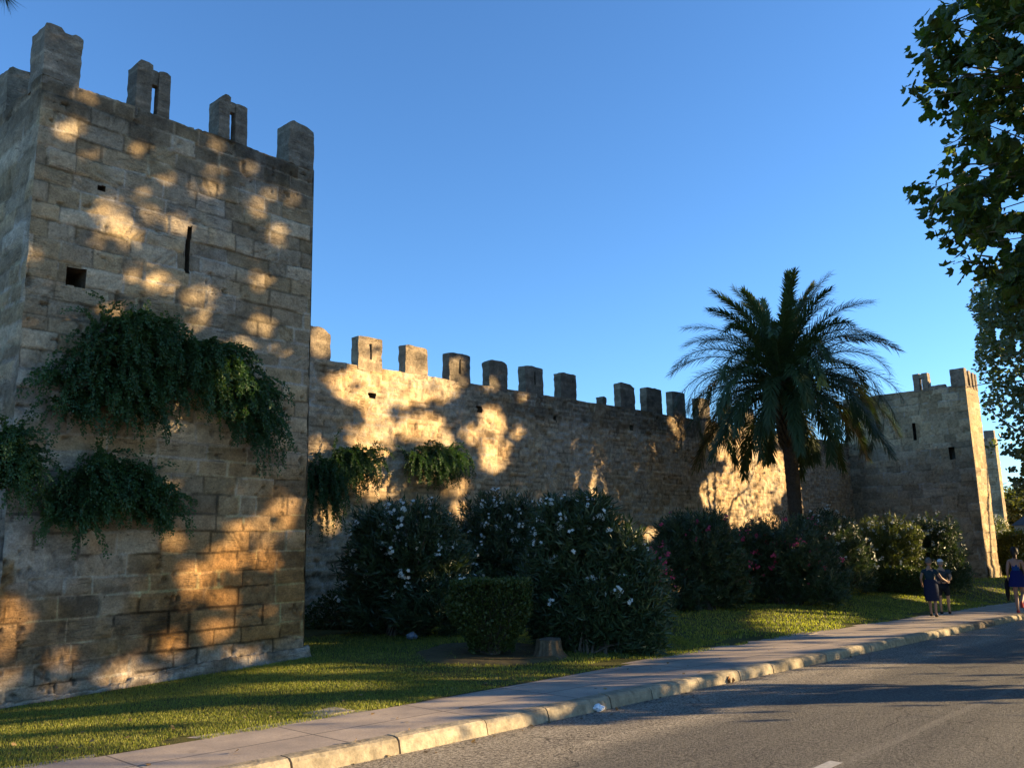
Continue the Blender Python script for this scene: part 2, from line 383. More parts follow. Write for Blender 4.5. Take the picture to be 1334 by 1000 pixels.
def stone_face(u0, u1, z0, z1, res, course, blk, seed, to3, colfn, relief=1.0, holes=(), topfn=None):
    nu = int((u1 - u0) / res) + 2; nz = int((z1 - z0) / res) + 2
    us, zs = np.meshgrid(np.linspace(u0, u1, nu), np.linspace(z0, z1, nz))
    if topfn is not None:
        zt = topfn(us[0]); zs = z0 + (zs - z0) * ((zt - z0) / (z1 - z0))[None]
    tone, tone2, ang, dj = layout(us, zs, course, blk, seed)
    wear = fbm(us * 1.1, zs * 1.1, seed + 20, 4)
    jw = 0.012 + 0.012 * sst((wear - 0.4) * 4)
    mort = 1 - sst((dj - jw * 0.5 + 0.006 * (fbm(us * 14, zs * 14, seed + 3, 2) - 0.5)) / (jw * 0.7))
    a = ang * pi; ca, sa = np.cos(a), np.sin(a)
    p = us * ca + zs * sa; q = -us * sa + zs * ca
    wq = q + 0.05 * (fbm(us * 4, zs * 4, seed + 9, 3) - 0.5)
    stri = 0.6 * vnoise(p * 3.5 + tone * 50, wq * 30, seed + 8) + 0.4 * vnoise(p * 9 + tone * 20, wq * 62, seed + 18)
    stri_on = sst((tone2 - 0.5) * 5) * sst((fbm(us * 2.6, zs * 2.6, seed + 19, 3) - 0.36) * 6)
    edge = np.exp(-(dj / 0.028) ** 2)
    f1 = fbm(us * 5, zs * 5, seed + 11, 5); f2 = fbm(us * 1.6 + 30, zs * 1.6, seed + 12, 4)
    h = 0.030 * (tone - 0.5) - 0.016 * edge * (0.3 + wear) + 0.03 * (f1 - 0.5) + 0.03 * (f2 - 0.5) - 0.011 * stri_on * sst((stri - 0.5) * 4)
    pit = sst((fbm(us * 9, zs * 9, seed + 14, 3) - 0.66) * 8) * sst((f2 - 0.45) * 5)
    lowz = sst((2.6 - zs) / 1.5)
    ero = sst((fbm(us * 3.2, zs * 3.2, seed + 16, 4) - 0.52) * 5) * lowz
    h = h - 0.045 * ero * f1 - 0.035 * pit + 0.012 * mort * (wear > 0.5)
    col = colfn(us, zs, tone, tone2, wear, f1, f2)
    col = col * (1 - 0.26 * (stri_on * sst((stri - 0.52) * 4)))[..., None] * (1 - 0.5 * pit)[..., None]
    mcol = np.array([0.50, 0.44, 0.35]) * (0.55 + 0.6 * fbm(us * 3, zs * 3, seed + 30, 3))[..., None]
    vis = (mort * sst((fbm(us * 1.6, zs * 1.6, seed + 31, 4) - 0.42) * 6))[..., None]
    dk = (mort[..., None] - vis)
    col = col * (1 - 0.45 * dk - 0.25 * dk * lowz[..., None]) * (1 - 0.28 * ero)[..., None]; col = lerp(col, np.minimum(mcol, col * 1.9 + 0.02), vis * 0.75)
    keep = None
    if holes:
        uc = 0.25 * (us[:-1, :-1] + us[1:, :-1] + us[:-1, 1:] + us[1:, 1:]); zc = 0.25 * (zs[:-1, :-1] + zs[1:, :-1] + zs[:-1, 1:] + zs[1:, 1:])
        keep = np.ones(uc.shape, bool)
        for (a0, a1, b0, b1) in holes: keep &= ~((uc > a0) & (uc < a1) & (zc > b0) & (zc < b1))
    V = to3(us, zs, h * relief).reshape(-1, 3)
    return V, grid_faces(nu, nz, keep), col.reshape(-1, 3)
def join_faces(parts):
    V = []; F = []; C = []; b = 0
    for v, f, c in parts: V.append(v); F.append(f + b); C.append(c); b += len(v)
    return np.concatenate(V), np.concatenate(F), np.concatenate(C)
def quad_part(pts, c):
    return np.array(pts, float), np.array([[0, 1, 2, 3]]), np.tile(np.array(c, float), (4, 1))

def rough_box(mb, x0, x1, y0, y1, z0, z1, seed, c, amp=0.03, n=0.09, chamfer=None, course=0.25):
    """a weathered masonry block: subdivided box, worn edges, displaced"""
    X = np.array([x0, y0, z0]); D = np.array([x1 - x0, y1 - y0, z1 - z0])
    r = np.random.default_rng(seed)
    cn = X + D / 2
    for ax in range(3):
        for sgn in (0, 1):
            o = [i for i in range(3) if i != ax]
            na = max(2, int(D[o[0]] / n)); nb = max(2, int(D[o[1]] / n))
            A, B = np.meshgrid(np.linspace(0, 1, na + 1), np.linspace(0, 1, nb + 1))
            P = np.zeros(A.shape + (3,)); P[..., o[0]] = A; P[..., o[1]] = B; P[..., ax] = sgn
            P = X + P * D
            q = (P - cn) / (D / 2)
            # wear: pull corners and upper edges in
            up = sst((P[..., 2] - (z1 - 0.22)) / 0.22)
            e = sst((np.abs(q[..., 0]) - 0.75) * 4) * up
            P[..., 2] -= 0.022 * e * (0.4 + 1.2 * vnoise(P[..., 0] * 5 + seed, P[..., 1] * 5, 3))
            if chamfer is not None: P[..., 2] -= up * chamfer(P[..., 0]) * (P[..., 2] > z1 - 0.3)
            s = P[..., 0] * 3.1 + P[..., 1] * 2.3 + P[..., 2] * 1.1 + seed * 1.7; t = P[..., 2] * 4.2 + P[..., 0] * 1.3 - P[..., 1] * 2.9
            for i in range(3):
                P[..., i] += (fbm(s * 1.3 + i * 17, t * 1.3, 40 + i, 4) - 0.5) * 2 * amp
            V = P.reshape(-1, 3); nu, nz = A.shape[1], A.shape[0]
            F = grid_faces(nu, nz)
            flip = (sgn == 1) ^ (ax == 1)
            if not flip: F = F[:, ::-1]
            cidx = np.floor(V[:, 2] / course).astype(int); bidx = np.floor((V[:, 0] + V[:, 1]) / 0.45 + cidx * 0.5).astype(int)
            hsh = np.modf(np.sin(cidx * 12.99 + bidx * 78.2 + seed) * 43758.5)[0] % 1
            st = fbm(s * 0.8, t * 0.8, 60, 4)
            dj = np.abs(V[:, 2] / course - np.round(V[:, 2] / course)) * course
            cc = np.array(c) * (0.72 + 0.45 * hsh * st * 1.6)[:, None] if st.ndim == 1 else np.array(c) * (0.72 + 0.45 * hsh * st.ravel() * 1.6)[:, None]
            cc = cc * (1 + 0.35 * (dj < 0.02))[:, None]
            b = len(mb.v); mb.v += [tuple(p) for p in V]; mb.f += [tuple(int(i) + b for i in f) for f in F]; mb.c += [tuple(x) for x in cc]

# tower colours (weathered sandstone)
PAL = np.array([(0.37, 0.285, 0.175), (0.40, 0.295, 0.165), (0.32, 0.245, 0.15), (0.43, 0.345, 0.225), (0.35, 0.26, 0.145)])
def tower_col(us, zs, tone, tone2, wear, f1, f2):
    k = (tone2 * 4.99).astype(int); c = PAL[k] * (0.62 + 0.62 * tone)[..., None]
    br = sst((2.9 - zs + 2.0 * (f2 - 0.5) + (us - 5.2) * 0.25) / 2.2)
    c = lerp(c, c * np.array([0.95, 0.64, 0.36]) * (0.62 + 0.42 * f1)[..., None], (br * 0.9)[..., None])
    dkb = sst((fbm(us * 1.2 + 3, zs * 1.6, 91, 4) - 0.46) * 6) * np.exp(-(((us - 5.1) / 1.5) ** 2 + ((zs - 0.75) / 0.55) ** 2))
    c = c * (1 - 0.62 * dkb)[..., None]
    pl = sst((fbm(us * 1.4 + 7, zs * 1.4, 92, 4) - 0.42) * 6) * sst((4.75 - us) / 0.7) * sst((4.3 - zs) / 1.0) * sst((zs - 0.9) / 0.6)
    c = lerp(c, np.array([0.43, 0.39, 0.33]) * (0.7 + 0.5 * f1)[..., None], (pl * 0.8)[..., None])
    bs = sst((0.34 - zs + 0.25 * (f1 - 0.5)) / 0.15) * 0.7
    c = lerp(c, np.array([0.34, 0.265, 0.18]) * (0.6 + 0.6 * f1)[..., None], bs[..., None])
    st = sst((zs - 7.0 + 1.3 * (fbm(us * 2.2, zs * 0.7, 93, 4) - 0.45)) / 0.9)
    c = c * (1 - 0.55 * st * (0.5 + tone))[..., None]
    g = sst((fbm(us * 0.8, zs * 0.8, 94, 4) - 0.5) * 5) * 0.3
    return lerp(c, c.mean(-1, keepdims=True) * np.array([1.0, 1.0, 0.94]), g[..., None])

# ---- near tower
TX0, TX1, TY0, TY1, TZ = 3.62, 7.90, 11.5, 17.9, 7.9
def tower_top(seed):
    def f(u): return TZ + 0.06 * (fbm(u * 2.2, u * 0 + 0.5, seed, 4) - 0.6)
    return f
tower = empty('stone_tower', ((TX0 + TX1) / 2, TY0, 0), 'large square sandstone tower nearest the camera, hung with trailing caper bushes', 'tower')
SLIT = (5.715, 5.79, 5.60, 6.33); HOLE = (4.11, 4.35, 5.09, 5.35); SMALL = (4.42, 4.52, 6.50, 6.58)
def arris(z, s): return 0.075 * np.clip(fbm(z * 3.3, z * 0 + s, s, 4) - 0.42, 0, 1) + 0.006
parts = []
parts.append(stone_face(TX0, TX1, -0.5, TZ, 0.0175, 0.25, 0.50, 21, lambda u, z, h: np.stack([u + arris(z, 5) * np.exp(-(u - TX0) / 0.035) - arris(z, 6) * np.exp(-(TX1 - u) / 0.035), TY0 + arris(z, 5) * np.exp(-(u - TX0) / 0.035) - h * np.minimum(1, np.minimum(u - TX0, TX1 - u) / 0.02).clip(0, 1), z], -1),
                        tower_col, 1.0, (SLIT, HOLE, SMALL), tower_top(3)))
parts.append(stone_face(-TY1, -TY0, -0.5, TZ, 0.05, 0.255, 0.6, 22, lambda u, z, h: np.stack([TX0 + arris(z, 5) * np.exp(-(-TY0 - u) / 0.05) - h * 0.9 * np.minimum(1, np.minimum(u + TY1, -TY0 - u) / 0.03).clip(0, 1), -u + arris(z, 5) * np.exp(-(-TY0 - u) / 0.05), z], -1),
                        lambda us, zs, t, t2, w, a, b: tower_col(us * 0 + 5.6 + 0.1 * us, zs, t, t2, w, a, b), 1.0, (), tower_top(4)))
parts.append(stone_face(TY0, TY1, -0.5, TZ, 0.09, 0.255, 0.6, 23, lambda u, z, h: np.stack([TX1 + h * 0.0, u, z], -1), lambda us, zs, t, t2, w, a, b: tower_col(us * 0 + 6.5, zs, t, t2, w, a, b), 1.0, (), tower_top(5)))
parts.append(quad_part([(TX1, TY1, -0.5), (TX0, TY1, -0.5), (TX0, TY1, TZ - 0.03), (TX1, TY1, TZ - 0.03)], (0.3, 0.25, 0.17)))
parts.append(quad_part([(TX0 + .01, TY0 + .02, TZ - 0.06), (TX1 - .01, TY0 + .02, TZ - 0.06), (TX1 - .01, TY1 - .01, TZ - 0.06), (TX0 + .01, TY1 - .01, TZ - 0.06)], (0.25, 0.21, 0.15)))
V, F, Cc = join_faces(parts)
npmesh('shaft', V, F, STONE, tower, True, None, Cc)
def recess(name, x0, x1, z0, z1, depth, parent, axis='y', base=TY0, mat=STONE):
    mb = MB(); g = 0.02; d = 0.012
    x0 -= g; x1 += g; z0 -= g; z1 += g
    y0, y1 = base + d, base + depth
    if axis == 'y': pts = lambda x, y, z: (x, y, z)
    else: pts = lambda x, y, z: (y, x, z)
    vv = [pts(x0, y0, z0), pts(x1, y0, z0), pts(x1, y0, z1), pts(x0, y0, z1), pts(x0, y1, z0), pts(x1, y1, z0), pts(x1, y1, z1), pts(x0, y1, z1)]
    mb.add(vv, [(0, 1, 5, 4), (1, 2, 6, 5), (2, 3, 7, 6), (3, 0, 4, 7), (4, 5, 6, 7)], (0.16, 0.13, 0.09))
    return mb.build(name, mat, parent)
recess('arrow_slit', *SLIT, 0.7, tower); recess('putlog_hole', *HOLE, 0.6, tower); recess('putlog_hole', *SMALL, 0.3, tower)
DK = (0.185, 0.155, 0.11); MD = (0.27, 0.225, 0.155)
def merlon(parent, x0, x1, y0, y1, z0, z1, seed, c=DK, slit=None, mat=STONE, amp=0.026, chamfer=None, axis='x', n=0.045):
    mb = MB()
    if slit is None:
        rough_box(mb, x0, x1, y0, y1, z0, z1, seed, c, amp, n, chamfer)
    elif axis == 'x':
        s0, s1, st = slit
        rough_box(mb, x0, s0, y0, y1, z0, z1, seed, c, amp * 0.8, n, chamfer)
        rough_box(mb, s1, x1, y0, y0 + 0.14, z0, z1 - 0.03, seed + 1, c, amp * 0.6, n, chamfer)
        rough_box(mb, s0 - 0.03, s1 + 0.03, y0 + 0.025, y0 + 0.13, st, z1 - 0.07, seed + 2, c, amp * 0.4, n)
    else:
        s0, s1, st = slit
        rough_box(mb, x0, x1, y0, s0, z0, z1, seed, c, amp * 0.8, n)
        rough_box(mb, x0, x1, s1, y1, z0, z1, seed + 1, c, amp * 0.8, n)
        rough_box(mb, x0 + 0.03, x1 - 0.03, s0 - 0.02, s1 + 0.02, st, z1 - 0.05, seed + 2, c, amp * 0.4, n)
    return mb.build('merlon', mat, parent, False)
zb = TZ - 0.12
merlon(tower, TX0 + 0.0, 4.10, TY0 + 0.012, TY0 + 0.50, zb, 8.66, 101, (0.25, 0.21, 0.15), chamfer=lambda x: 0.07 * sst((x - 3.80) / 0.06) * (x < 3.96) + 0.04 * (x > 3.98))
merlon(tower, 4.86, 5.36, TY0 + 0.012, TY0 + 0.32, zb, 8.66, 111, (0.20, 0.165, 0.115), (5.085, 5.185, 8.36), chamfer=lambda x: 0.05 * sst((4.93 - x) / 0.06) + 0.03 * (x > 5.1))
merlon(tower, 6.15, 6.64, TY0 + 0.012, TY0 + 0.32, zb, 8.64, 121, (0.21, 0.175, 0.125), (6.34, 6.43, 8.40), chamfer=lambda x: 0.07 * sst((6.24 - x) / 0.08) + 0.04 * (x > 6.35))
merlon(tower, 7.40, 7.895, TY0 + 0.012, TY0 + 0.36, zb, 8.66, 131, (0.21, 0.18, 0.13), chamfer=lambda x: 0.03 * sst((7.50 - x) / 0.08) + 0.03 * sst((x - 7.6) / 0.3))
for i, yy in enumerate((12.95, 14.75, 16.5)): merlon(tower, TX0 + 0.012, TX0 + 0.36, yy, yy + 0.95, zb, 8.62, 141 + i * 4, (0.21, 0.175, 0.12))
for i, yy in enumerate((13.2, 15.2, 17.2)): merlon(tower, TX1 - 0.36, TX1 - 0.01, yy, yy + 0.7, zb, 8.55, 161 + i * 4, DK, n=0.12)
# plinth
u = np.linspace(TX0 - 0.05, TX1 + 0.06, 180)
prof = [(0.0, 0.17), (0.05, 0.15), (0.085, 0.08), (0.10, -0.02), (0.12, -0.35)]
V = []; Cc = []
for k, (o, zz) in enumerate(prof):
    nz_ = fbm(u * 5, u * 0 + k * 0.7, 55, 4) - 0.5
    zt = lz(u, TY0) + zz + 0.05 * nz_ - 0.06 * sst((5.8 - u) / 1.2) * (k < 2)
    on = sst((u - 5.3) / 0.9); nf_ = fbm(u * 11, u * 0 + k * 1.3, 57, 3) - 0.5
    zt = zt + 0.06 * nf_ - (1 - on) * 0.05 * (k < 3)
    V.append(np.stack([u, TY0 - o * (0.35 + 0.65 * on) - 0.06 * nz_ - 0.04 * nf_ - 0.012, zt], -1))
    t = fbm(u * 3, u * 0 + k, 56, 3); Cc.append(lerp(np.array([0.17, 0.125, 0.08]), np.array([0.33, 0.275, 0.21]), sst((t - 0.35) * 2.5)[:, None]))
V = np.array(V); Cc = np.array(Cc)
npmesh('plinth', V.reshape(-1, 3), grid_faces(len(u), len(prof))[:, ::-1], STONE, tower, False, None, Cc.reshape(-1, 3))

# ---- long curtain wall
def wtop(u): return 6.30 + 0.0160 * (u - 12.7) + 0.05 * (fbm(u * 1.1, u * 0 + 0.3, 71, 4) - 0.5)
def wall_col(us, zs, tone, tone2, wear, f1, f2):
    base = np.array([0.53, 0.39, 0.235]) * (0.70 + 0.5 * tone)[..., None] * np.array([1, 1, 1])
    base = lerp(base, base * np.array([0.98, 0.86, 0.70]), (tone2 * 0.8)[..., None])
    base = lerp(base, np.array([0.50, 0.39, 0.255]) * (0.8 + 0.4 * f1)[..., None], (sst((wear - 0.38) * 4) * 0.75)[..., None])
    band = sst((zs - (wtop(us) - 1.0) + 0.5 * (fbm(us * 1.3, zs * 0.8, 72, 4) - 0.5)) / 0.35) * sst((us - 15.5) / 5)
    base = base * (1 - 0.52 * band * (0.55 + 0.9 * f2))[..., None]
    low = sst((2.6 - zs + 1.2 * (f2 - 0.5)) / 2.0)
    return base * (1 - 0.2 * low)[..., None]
cw, sw = cos(WTH), sin(WTH)
def wall3(u, z, h):
    # u is world X along the wall
    return np.stack([u + h * sw * 1.6, wallY(u) - h * cw * 1.6, z], -1)
curtain = empty('curtain_wall', (28, float(wallY(28)), 0), 'long crenellated sandstone wall running between the two towers behind the oleanders', 'wall')
WH = [tuple(onX(px, py, X)) for (px, py, X) in ((485, 515, 14.12), (625, 533, 18.32), (723, 545, 22.03), (823, 557, 26.76))]
holes = [(p[0] - 0.11, p[0] + 0.11, p[2] - 0.09, p[2] + 0.09) for p in WH]
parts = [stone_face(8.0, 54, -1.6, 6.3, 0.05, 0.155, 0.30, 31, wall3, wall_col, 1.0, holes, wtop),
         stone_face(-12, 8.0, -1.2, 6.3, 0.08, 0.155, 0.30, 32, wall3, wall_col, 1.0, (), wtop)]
uu = np.array([-12, 8, 20, 35, 54.0])
zt = wtop(uu) - 0.04
V = np.concatenate([np.stack([uu, wallY(uu) + 0.02, zt], -1), np.stack([uu, wallY(uu) + 1.3, zt], -1), np.stack([uu, wallY(uu) + 1.3, zt * 0 - 2], -1)])
parts.append((V, np.concatenate([grid_faces(5, 3)]), np.tile(np.array([0.26, 0.21, 0.14]), (15, 1))))
V, F, Cc = join_faces(parts)
npmesh('wall_body', V, F, WSTONE, curtain, True, None, Cc)
for (a0, a1, b0, b1) in holes:
    recess('putlog_hole', a0, a1, b0, b1, 0.5, curtain, 'y', float(wallY((a0 + a1) / 2)) + 0.03, WSTONE)
WM = [(-9.0, -7.8, 6.75, 0), (-6.2, -5.0, 6.8, 0), (-3.4, -2.2, 6.85, 0), (-0.7, 0.5, 6.9, 0), (10.0, 10.9, 7.02, 0), (11.75, 12.73, 7.08, 0), (13.43, 14.45, 7.10, 1), (15.07, 16.15, 7.12, 0), (16.77, 17.91, 7.19, 1), (18.49, 19.64, 7.22, 0), (20.21, 21.45, 7.30, 1),
      (22.07, 23.30, 7.32, 0), (24.51, 25.15, 6.77, 0), (25.69, 27.06, 7.44, 0), (27.5, 29.05, 7.50, 0), (29.46, 30.95, 7.58, 0), (31.6, 33.1, 7.55, 0), (33.8, 35.2, 7.60, 0), (36, 37.5, 7.6, 0)]
for i, (a, b, t, s) in enumerate(WM):
    y = float(wallY((a + b) / 2)) + 0.015; a = a * (1 + 0.3 / 17.8)
    lit = sst((17.5 - a) / 3)  # sunlight put into the stone colour: merlons lighter towards the near end
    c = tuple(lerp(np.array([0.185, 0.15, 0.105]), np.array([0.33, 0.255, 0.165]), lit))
    ch = None
    if i == 9: ch = lambda x, a=a, b=b: 0.10 * sst((np.abs(x - (a + b) / 2) - 0.25) / 0.3)
    if i == 4 or i == 5: ch = lambda x, b=b: 0.10 * sst((x - b + 0.25) / 0.2)
    if i == 13: ch = lambda x, b=b: 0.10 * sst((x - b + 0.3) / 0.25)
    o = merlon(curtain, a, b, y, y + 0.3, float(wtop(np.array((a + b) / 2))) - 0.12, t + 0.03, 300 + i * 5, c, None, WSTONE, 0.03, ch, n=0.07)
    if s:
        xm = (a + b) / 2 + 0.02
        mb = MB(); mb.box(xm - 0.016, xm + 0.016, y - 0.028, y + 0.06, t - 0.58, t - 0.15, (0.06, 0.05, 0.035)); g = mb.build('arrow_slit', WSTONE, o)

# ---- far tower
def far_col(us, zs, tone, tone2, wear, f1, f2):
    c = np.array([0.40, 0.31, 0.19]) * (0.70 + 0.55 * tone)[..., None]
    c = lerp(c, c * np.array([1.0, 0.92, 0.80]), tone2[..., None])
    st = sst((fbm(us * 0.6, zs * 0.25, 95, 4) - 0.5) * 5)
    return c * (1 - 0.3 * st)[..., None] * (0.8 + 0.4 * f2)[..., None]
def far_tower(name, label, X0, X1, Y0, Y1, zb0, zt0, mer, seed, flank_holes=()):
    t = empty(name, (X0, Y0, zb0), label, 'tower')
    parts = [stone_face(-Y1, -Y0, zb0 - 0.8, zt0, 0.06, 0.36, 0.75, seed, lambda u, z, h: np.stack([X0 - h * 1.4 * np.minimum(1, (-Y0 - u) / 0.05), -u, z], -1), far_col, 1.0, flank_holes),
             stone_face(X0, X1, zb0 - 0.8, zt0, 0.06, 0.36, 0.75, seed + 1, lambda u, z, h: np.stack([u, Y0 - h * 0.8 * np.minimum(1, (u - X0) / 0.05) - 0.08 * sst((zb0 + 0.7 - z) / 0.3), z], -1), far_col),
             quad_part([(X1, Y0, zb0 - 1), (X1, Y1, zb0 - 1), (X1, Y1, zt0), (X1, Y0, zt0)], (0.3, 0.24, 0.16)),
             quad_part([(X1, Y1, zb0 - 1), (X0, Y1, zb0 - 1), (X0, Y1, zt0), (X1, Y1, zt0)], (0.3, 0.24, 0.16)),
             quad_part([(X0 + .02, Y0 + .02, zt0 - .04), (X1, Y0 + .02, zt0 - .04), (X1, Y1, zt0 - .04), (X0 + .02, Y1, zt0 - .04)], (0.25, 0.2, 0.14))]
    V, F, Cc = join_faces(parts)
    npmesh('shaft', V, F, STONE, t, True, None, Cc)
    for m in mer: merlon(t, *m[:6], m[6], (0.25, 0.20, 0.14), m[7], STONE, 0.03, None, 'y', 0.14)
    return t
FX, FY = 50.0, 12.28
fs = tuple(onX(1189.5, 551, FX)); fs2 = tuple(onX(1189.5, 574, FX)); fh = tuple(onX(1240.5, 590, FX)); fh2 = tuple(onX(1238, 541, FX))
ft = far_tower('stone_tower', 'square sandstone tower at the far end of the wall, one narrow side in full sun', FX, FX + 2.45, FY, 18.9, -0.66, 9.5,
    [(FX - .02, FX + .5, FY - .02, FY + .70, 9.4, 10.42, 401, None), (FX - .02, FX + .45, 14.12, 14.9, 9.4, 10.42, 405, (14.43, 14.58, 10.15)), (FX, FX + .4, 13.3, 14.1, 9.4, 9.66, 409, None),
     (FX + .9, FX + 1.25, FY - .02, FY + .4, 9.4, 10.38, 413, None), (FX + 1.6, FX + 1.9, FY - .02, FY + .4, 9.4, 10.36, 417, None), (FX + 2.15, FX + 2.45, FY - .02, FY + .4, 9.4, 10.36, 421, None)], 41, [(-fs[1] - 0.09, -fs[1] + 0.09, fs2[2], fs[2]), (-fh[1] - .16, -fh[1] + .16, fh[2] - .32, fh[2] + .32)])
recess('arrow_slit', fs[1] - .09, fs[1] + .09, fs2[2], fs[2], 0.6, ft, 'x', FX + 0.02)
recess('window_opening', fh[1] - .16, fh[1] + .16, fh[2] - .32, fh[2] + .32, 0.5, ft, 'x', FX + 0.02)
q = onX(1304, 640, 84.0)
far_tower('stone_tower', 'distant narrow stone tower just visible beyond the sunlit edge of the far tower', 84, 85.0, q[1], q[1] + 6.5, -1.2, onX(1290, 570, 84)[2],
    [(84, 84.5, q[1] + 1.5, q[1] + 2.6, onX(1290, 575, 84)[2], onX(1286, 551, 84)[2], 451, None), (84, 84.5, q[1] + .0, q[1] + 0.8, onX(1290, 575, 84)[2], onX(1290, 560, 84)[2], 455, None)], 45)

SKY_STRENGTH = 0.102; SUN_STRENGTH = 5.0; EXPOSURE = 1.75

# ------------------------------------------------------------------ ground, road, pavement, lawn
def sheet(name, xs, ys, zf, mat, kind='structure', tone=None):
    X, Y = np.meshgrid(xs, ys); Z = zf(X, Y)
    o = npmesh(name, np.stack([X, Y, Z], -1).reshape(-1, 3), grid_faces(len(xs), len(ys)), mat, None, True)
    return tag(o, None, None, None, kind)
xs = np.array([-600, -200, -60, -25, 0, 20, 40, 60, 100, 200, 400, 700, 1200.0]); ys = np.array([-700, -200, -40, -10, 0, 20, 60, 200, 700.0])
DIRT = plain('dry_ground', (0.17, 0.14, 0.085), 0.95, 3, 0.3, 0.4, 0.1)
sheet('ground', xs, ys, lambda X, Y: rz(X) - 0.10, DIRT)

# asphalt: coarse dusty strip along the gutter, a seam, tyre-polished bands, fine cracks
m, nt, b = newmat('asphalt'); p = geo(nt)
sx = N(nt, 'ShaderNodeSeparateXYZ'); nt.links.new(p, sx.inputs[0])
wv = noise(nt, 0.55, 4, 0.6, p)
yw = N(nt, 'ShaderNodeMath', operation='MULTIPLY_ADD'); nt.links.new(wv, yw.inputs[0]); yw.inputs[1].default_value = 0.5; nt.links.new(sx.outputs['Y'], yw.inputs[2])
strip = mrange(nt, yw.outputs[0], 4.95, 5.35, 0, 1)
g1 = noise(nt, 36, 4, 0.85, p); g3 = noise(nt, 75, 2, 0.6, p)
g2 = noise(nt, 1.1, 5, 0.6, scaled(nt, p, (0.18, 1.6, 1))); g4 = noise(nt, 3.5, 4, 0.6, p)
c1 = mixc(nt, mrange(nt, g1, 0.36, 0.64, 0, 1), (0.050, 0.047, 0.043), (0.26, 0.245, 0.215))
cs = mixc(nt, mrange(nt, g1, 0.40, 0.60, 0, 1), (0.085, 0.072, 0.056), (0.50, 0.45, 0.37))
c2 = mixc(nt, strip, c1, cs)
c2 = mixc(nt, mrange(nt, g3, 0.62, 0.74, 0, 0.7), c2, (0.48, 0.43, 0.36))
c3 = mixc(nt, 1.0, c2, mixc(nt, mrange(nt, g2, 0.3, 0.7, 0, 1), (0.72, 0.72, 0.74), (1.18, 1.16, 1.12)), 'MULTIPLY')
c3 = mixc(nt, mrange(nt, g4, 0.66, 0.78, 0, 0.35), c3, (0.05, 0.045, 0.04))
seam = N(nt, 'ShaderNodeMath', operation='COMPARE'); ys = N(nt, 'ShaderNodeMath', operation='MULTIPLY_ADD'); nt.links.new(g4, ys.inputs[0]); ys.inputs[1].default_value = 0.10; nt.links.new(sx.outputs['Y'], ys.inputs[2])
nt.links.new(ys.outputs[0], seam.inputs[0]); seam.inputs[1].default_value = 3.12; seam.inputs[2].default_value = 0.05
sm = N(nt, 'ShaderNodeMath', operation='MULTIPLY'); nt.links.new(seam.outputs[0], sm.inputs[0]); sm.inputs[1].default_value = 0.16
c3 = mixc(nt, sm.outputs[0], c3, (0.40, 0.37, 0.32))
vc = N(nt, 'ShaderNodeTexVoronoi', feature='DISTANCE_TO_EDGE'); vc.inputs['Scale'].default_value = 0.55
wp = N(nt, 'ShaderNodeVectorMath', operation='ADD'); nz = N(nt, 'ShaderNodeTexNoise'); nz.inputs['Scale'].default_value = 2.2; nt.links.new(p, nz.inputs['Vector'])
sc_ = N(nt, 'ShaderNodeVectorMath', operation='SCALE'); nt.links.new(nz.outputs['Color'], sc_.inputs[0]); sc_.inputs['Scale'].default_value = 0.6; nt.links.new(p, wp.inputs[0]); nt.links.new(sc_.outputs[0], wp.inputs[1]); nt.links.new(wp.outputs[0], vc.inputs['Vector'])
ck = N(nt, 'ShaderNodeMath', operation='MULTIPLY'); nt.links.new(mrange(nt, vc.outputs['Distance'], 0.0, 0.008, 0.8, 0), ck.inputs[0]); nt.links.new(mrange(nt, noise(nt, 0.35, 2, 0.5, p), 0.5, 0.58, 0, 1), ck.inputs[1])
c3 = mixc(nt, ck.outputs[0], c3, (0.03, 0.028, 0.026))
nt.links.new(c3, b.inputs['Base Color']); b.inputs['Roughness'].default_value = 0.85; b.inputs['Specular IOR Level'].default_value = 0.2
nb = bump(nt, b, g1, 1.0, 0.035); bump(nt, b, g3, 0.8, 0.012, nb)
ASPHALT = m
sheet('road', np.concatenate([np.linspace(-40, 60, 60), [80, 120, 200.0]]), np.array([-0.05, 2.0, 4.0, 6.13]), lambda X, Y: rz(X) + 0.0 * Y, ASPHALT)
PAINT = plain('worn_road_paint', (0.40, 0.38, 0.34), 0.85, 30, 0.5, 0.3, 0.1)
a = rpt(1050, 1003); b_ = rpt(1089, 993)
x = np.linspace(5.2, b_[0] + 0.03, 12)
sheet('lane_marking', x, np.array([3.08, 3.19]), lambda X, Y: rz(X) + 0.004, PAINT)
for k in range(1, 6):
    x0 = 5.2 + k * 9.0 + 3
    if x0 < 50: pass

# pavement: flagstones with thin joints
m, nt, b = newmat('pavement_slabs'); p = geo(nt)
br = N(nt, 'ShaderNodeTexBrick'); br.offset = 0.0
br.inputs['Scale'].default_value = 1.0; br.inputs['Brick Width'].default_value = 1.6; br.inputs['Row Height'].default_value = 0.62
br.inputs['Mortar Size'].default_value = 0.012; br.inputs['Mortar Smooth'].default_value = 0.4
br.inputs['Color1'].default_value = (0.42, 0.345, 0.275, 1); br.inputs['Color2'].default_value = (0.36, 0.30, 0.245, 1); br.inputs['Mortar'].default_value = (0.15, 0.13, 0.11, 1)
nt.links.new(p, br.inputs['Vector'])
n1 = noise(nt, 1.6, 5, 0.6, p); n2 = noise(nt, 60, 4, 0.7, p)
c = mixc(nt, 1.0, br.outputs['Color'], mixc(nt, mrange(nt, n1, 0.3, 0.7, 0, 1), (0.72, 0.72, 0.74), (1.15, 1.12, 1.08)), 'MULTIPLY')
c = mixc(nt, 1.0, c, mixc(nt, mrange(nt, n2, 0.3, 0.7, 0, 1), (0.82, 0.82, 0.82), (1.15, 1.15, 1.15)), 'MULTIPLY')
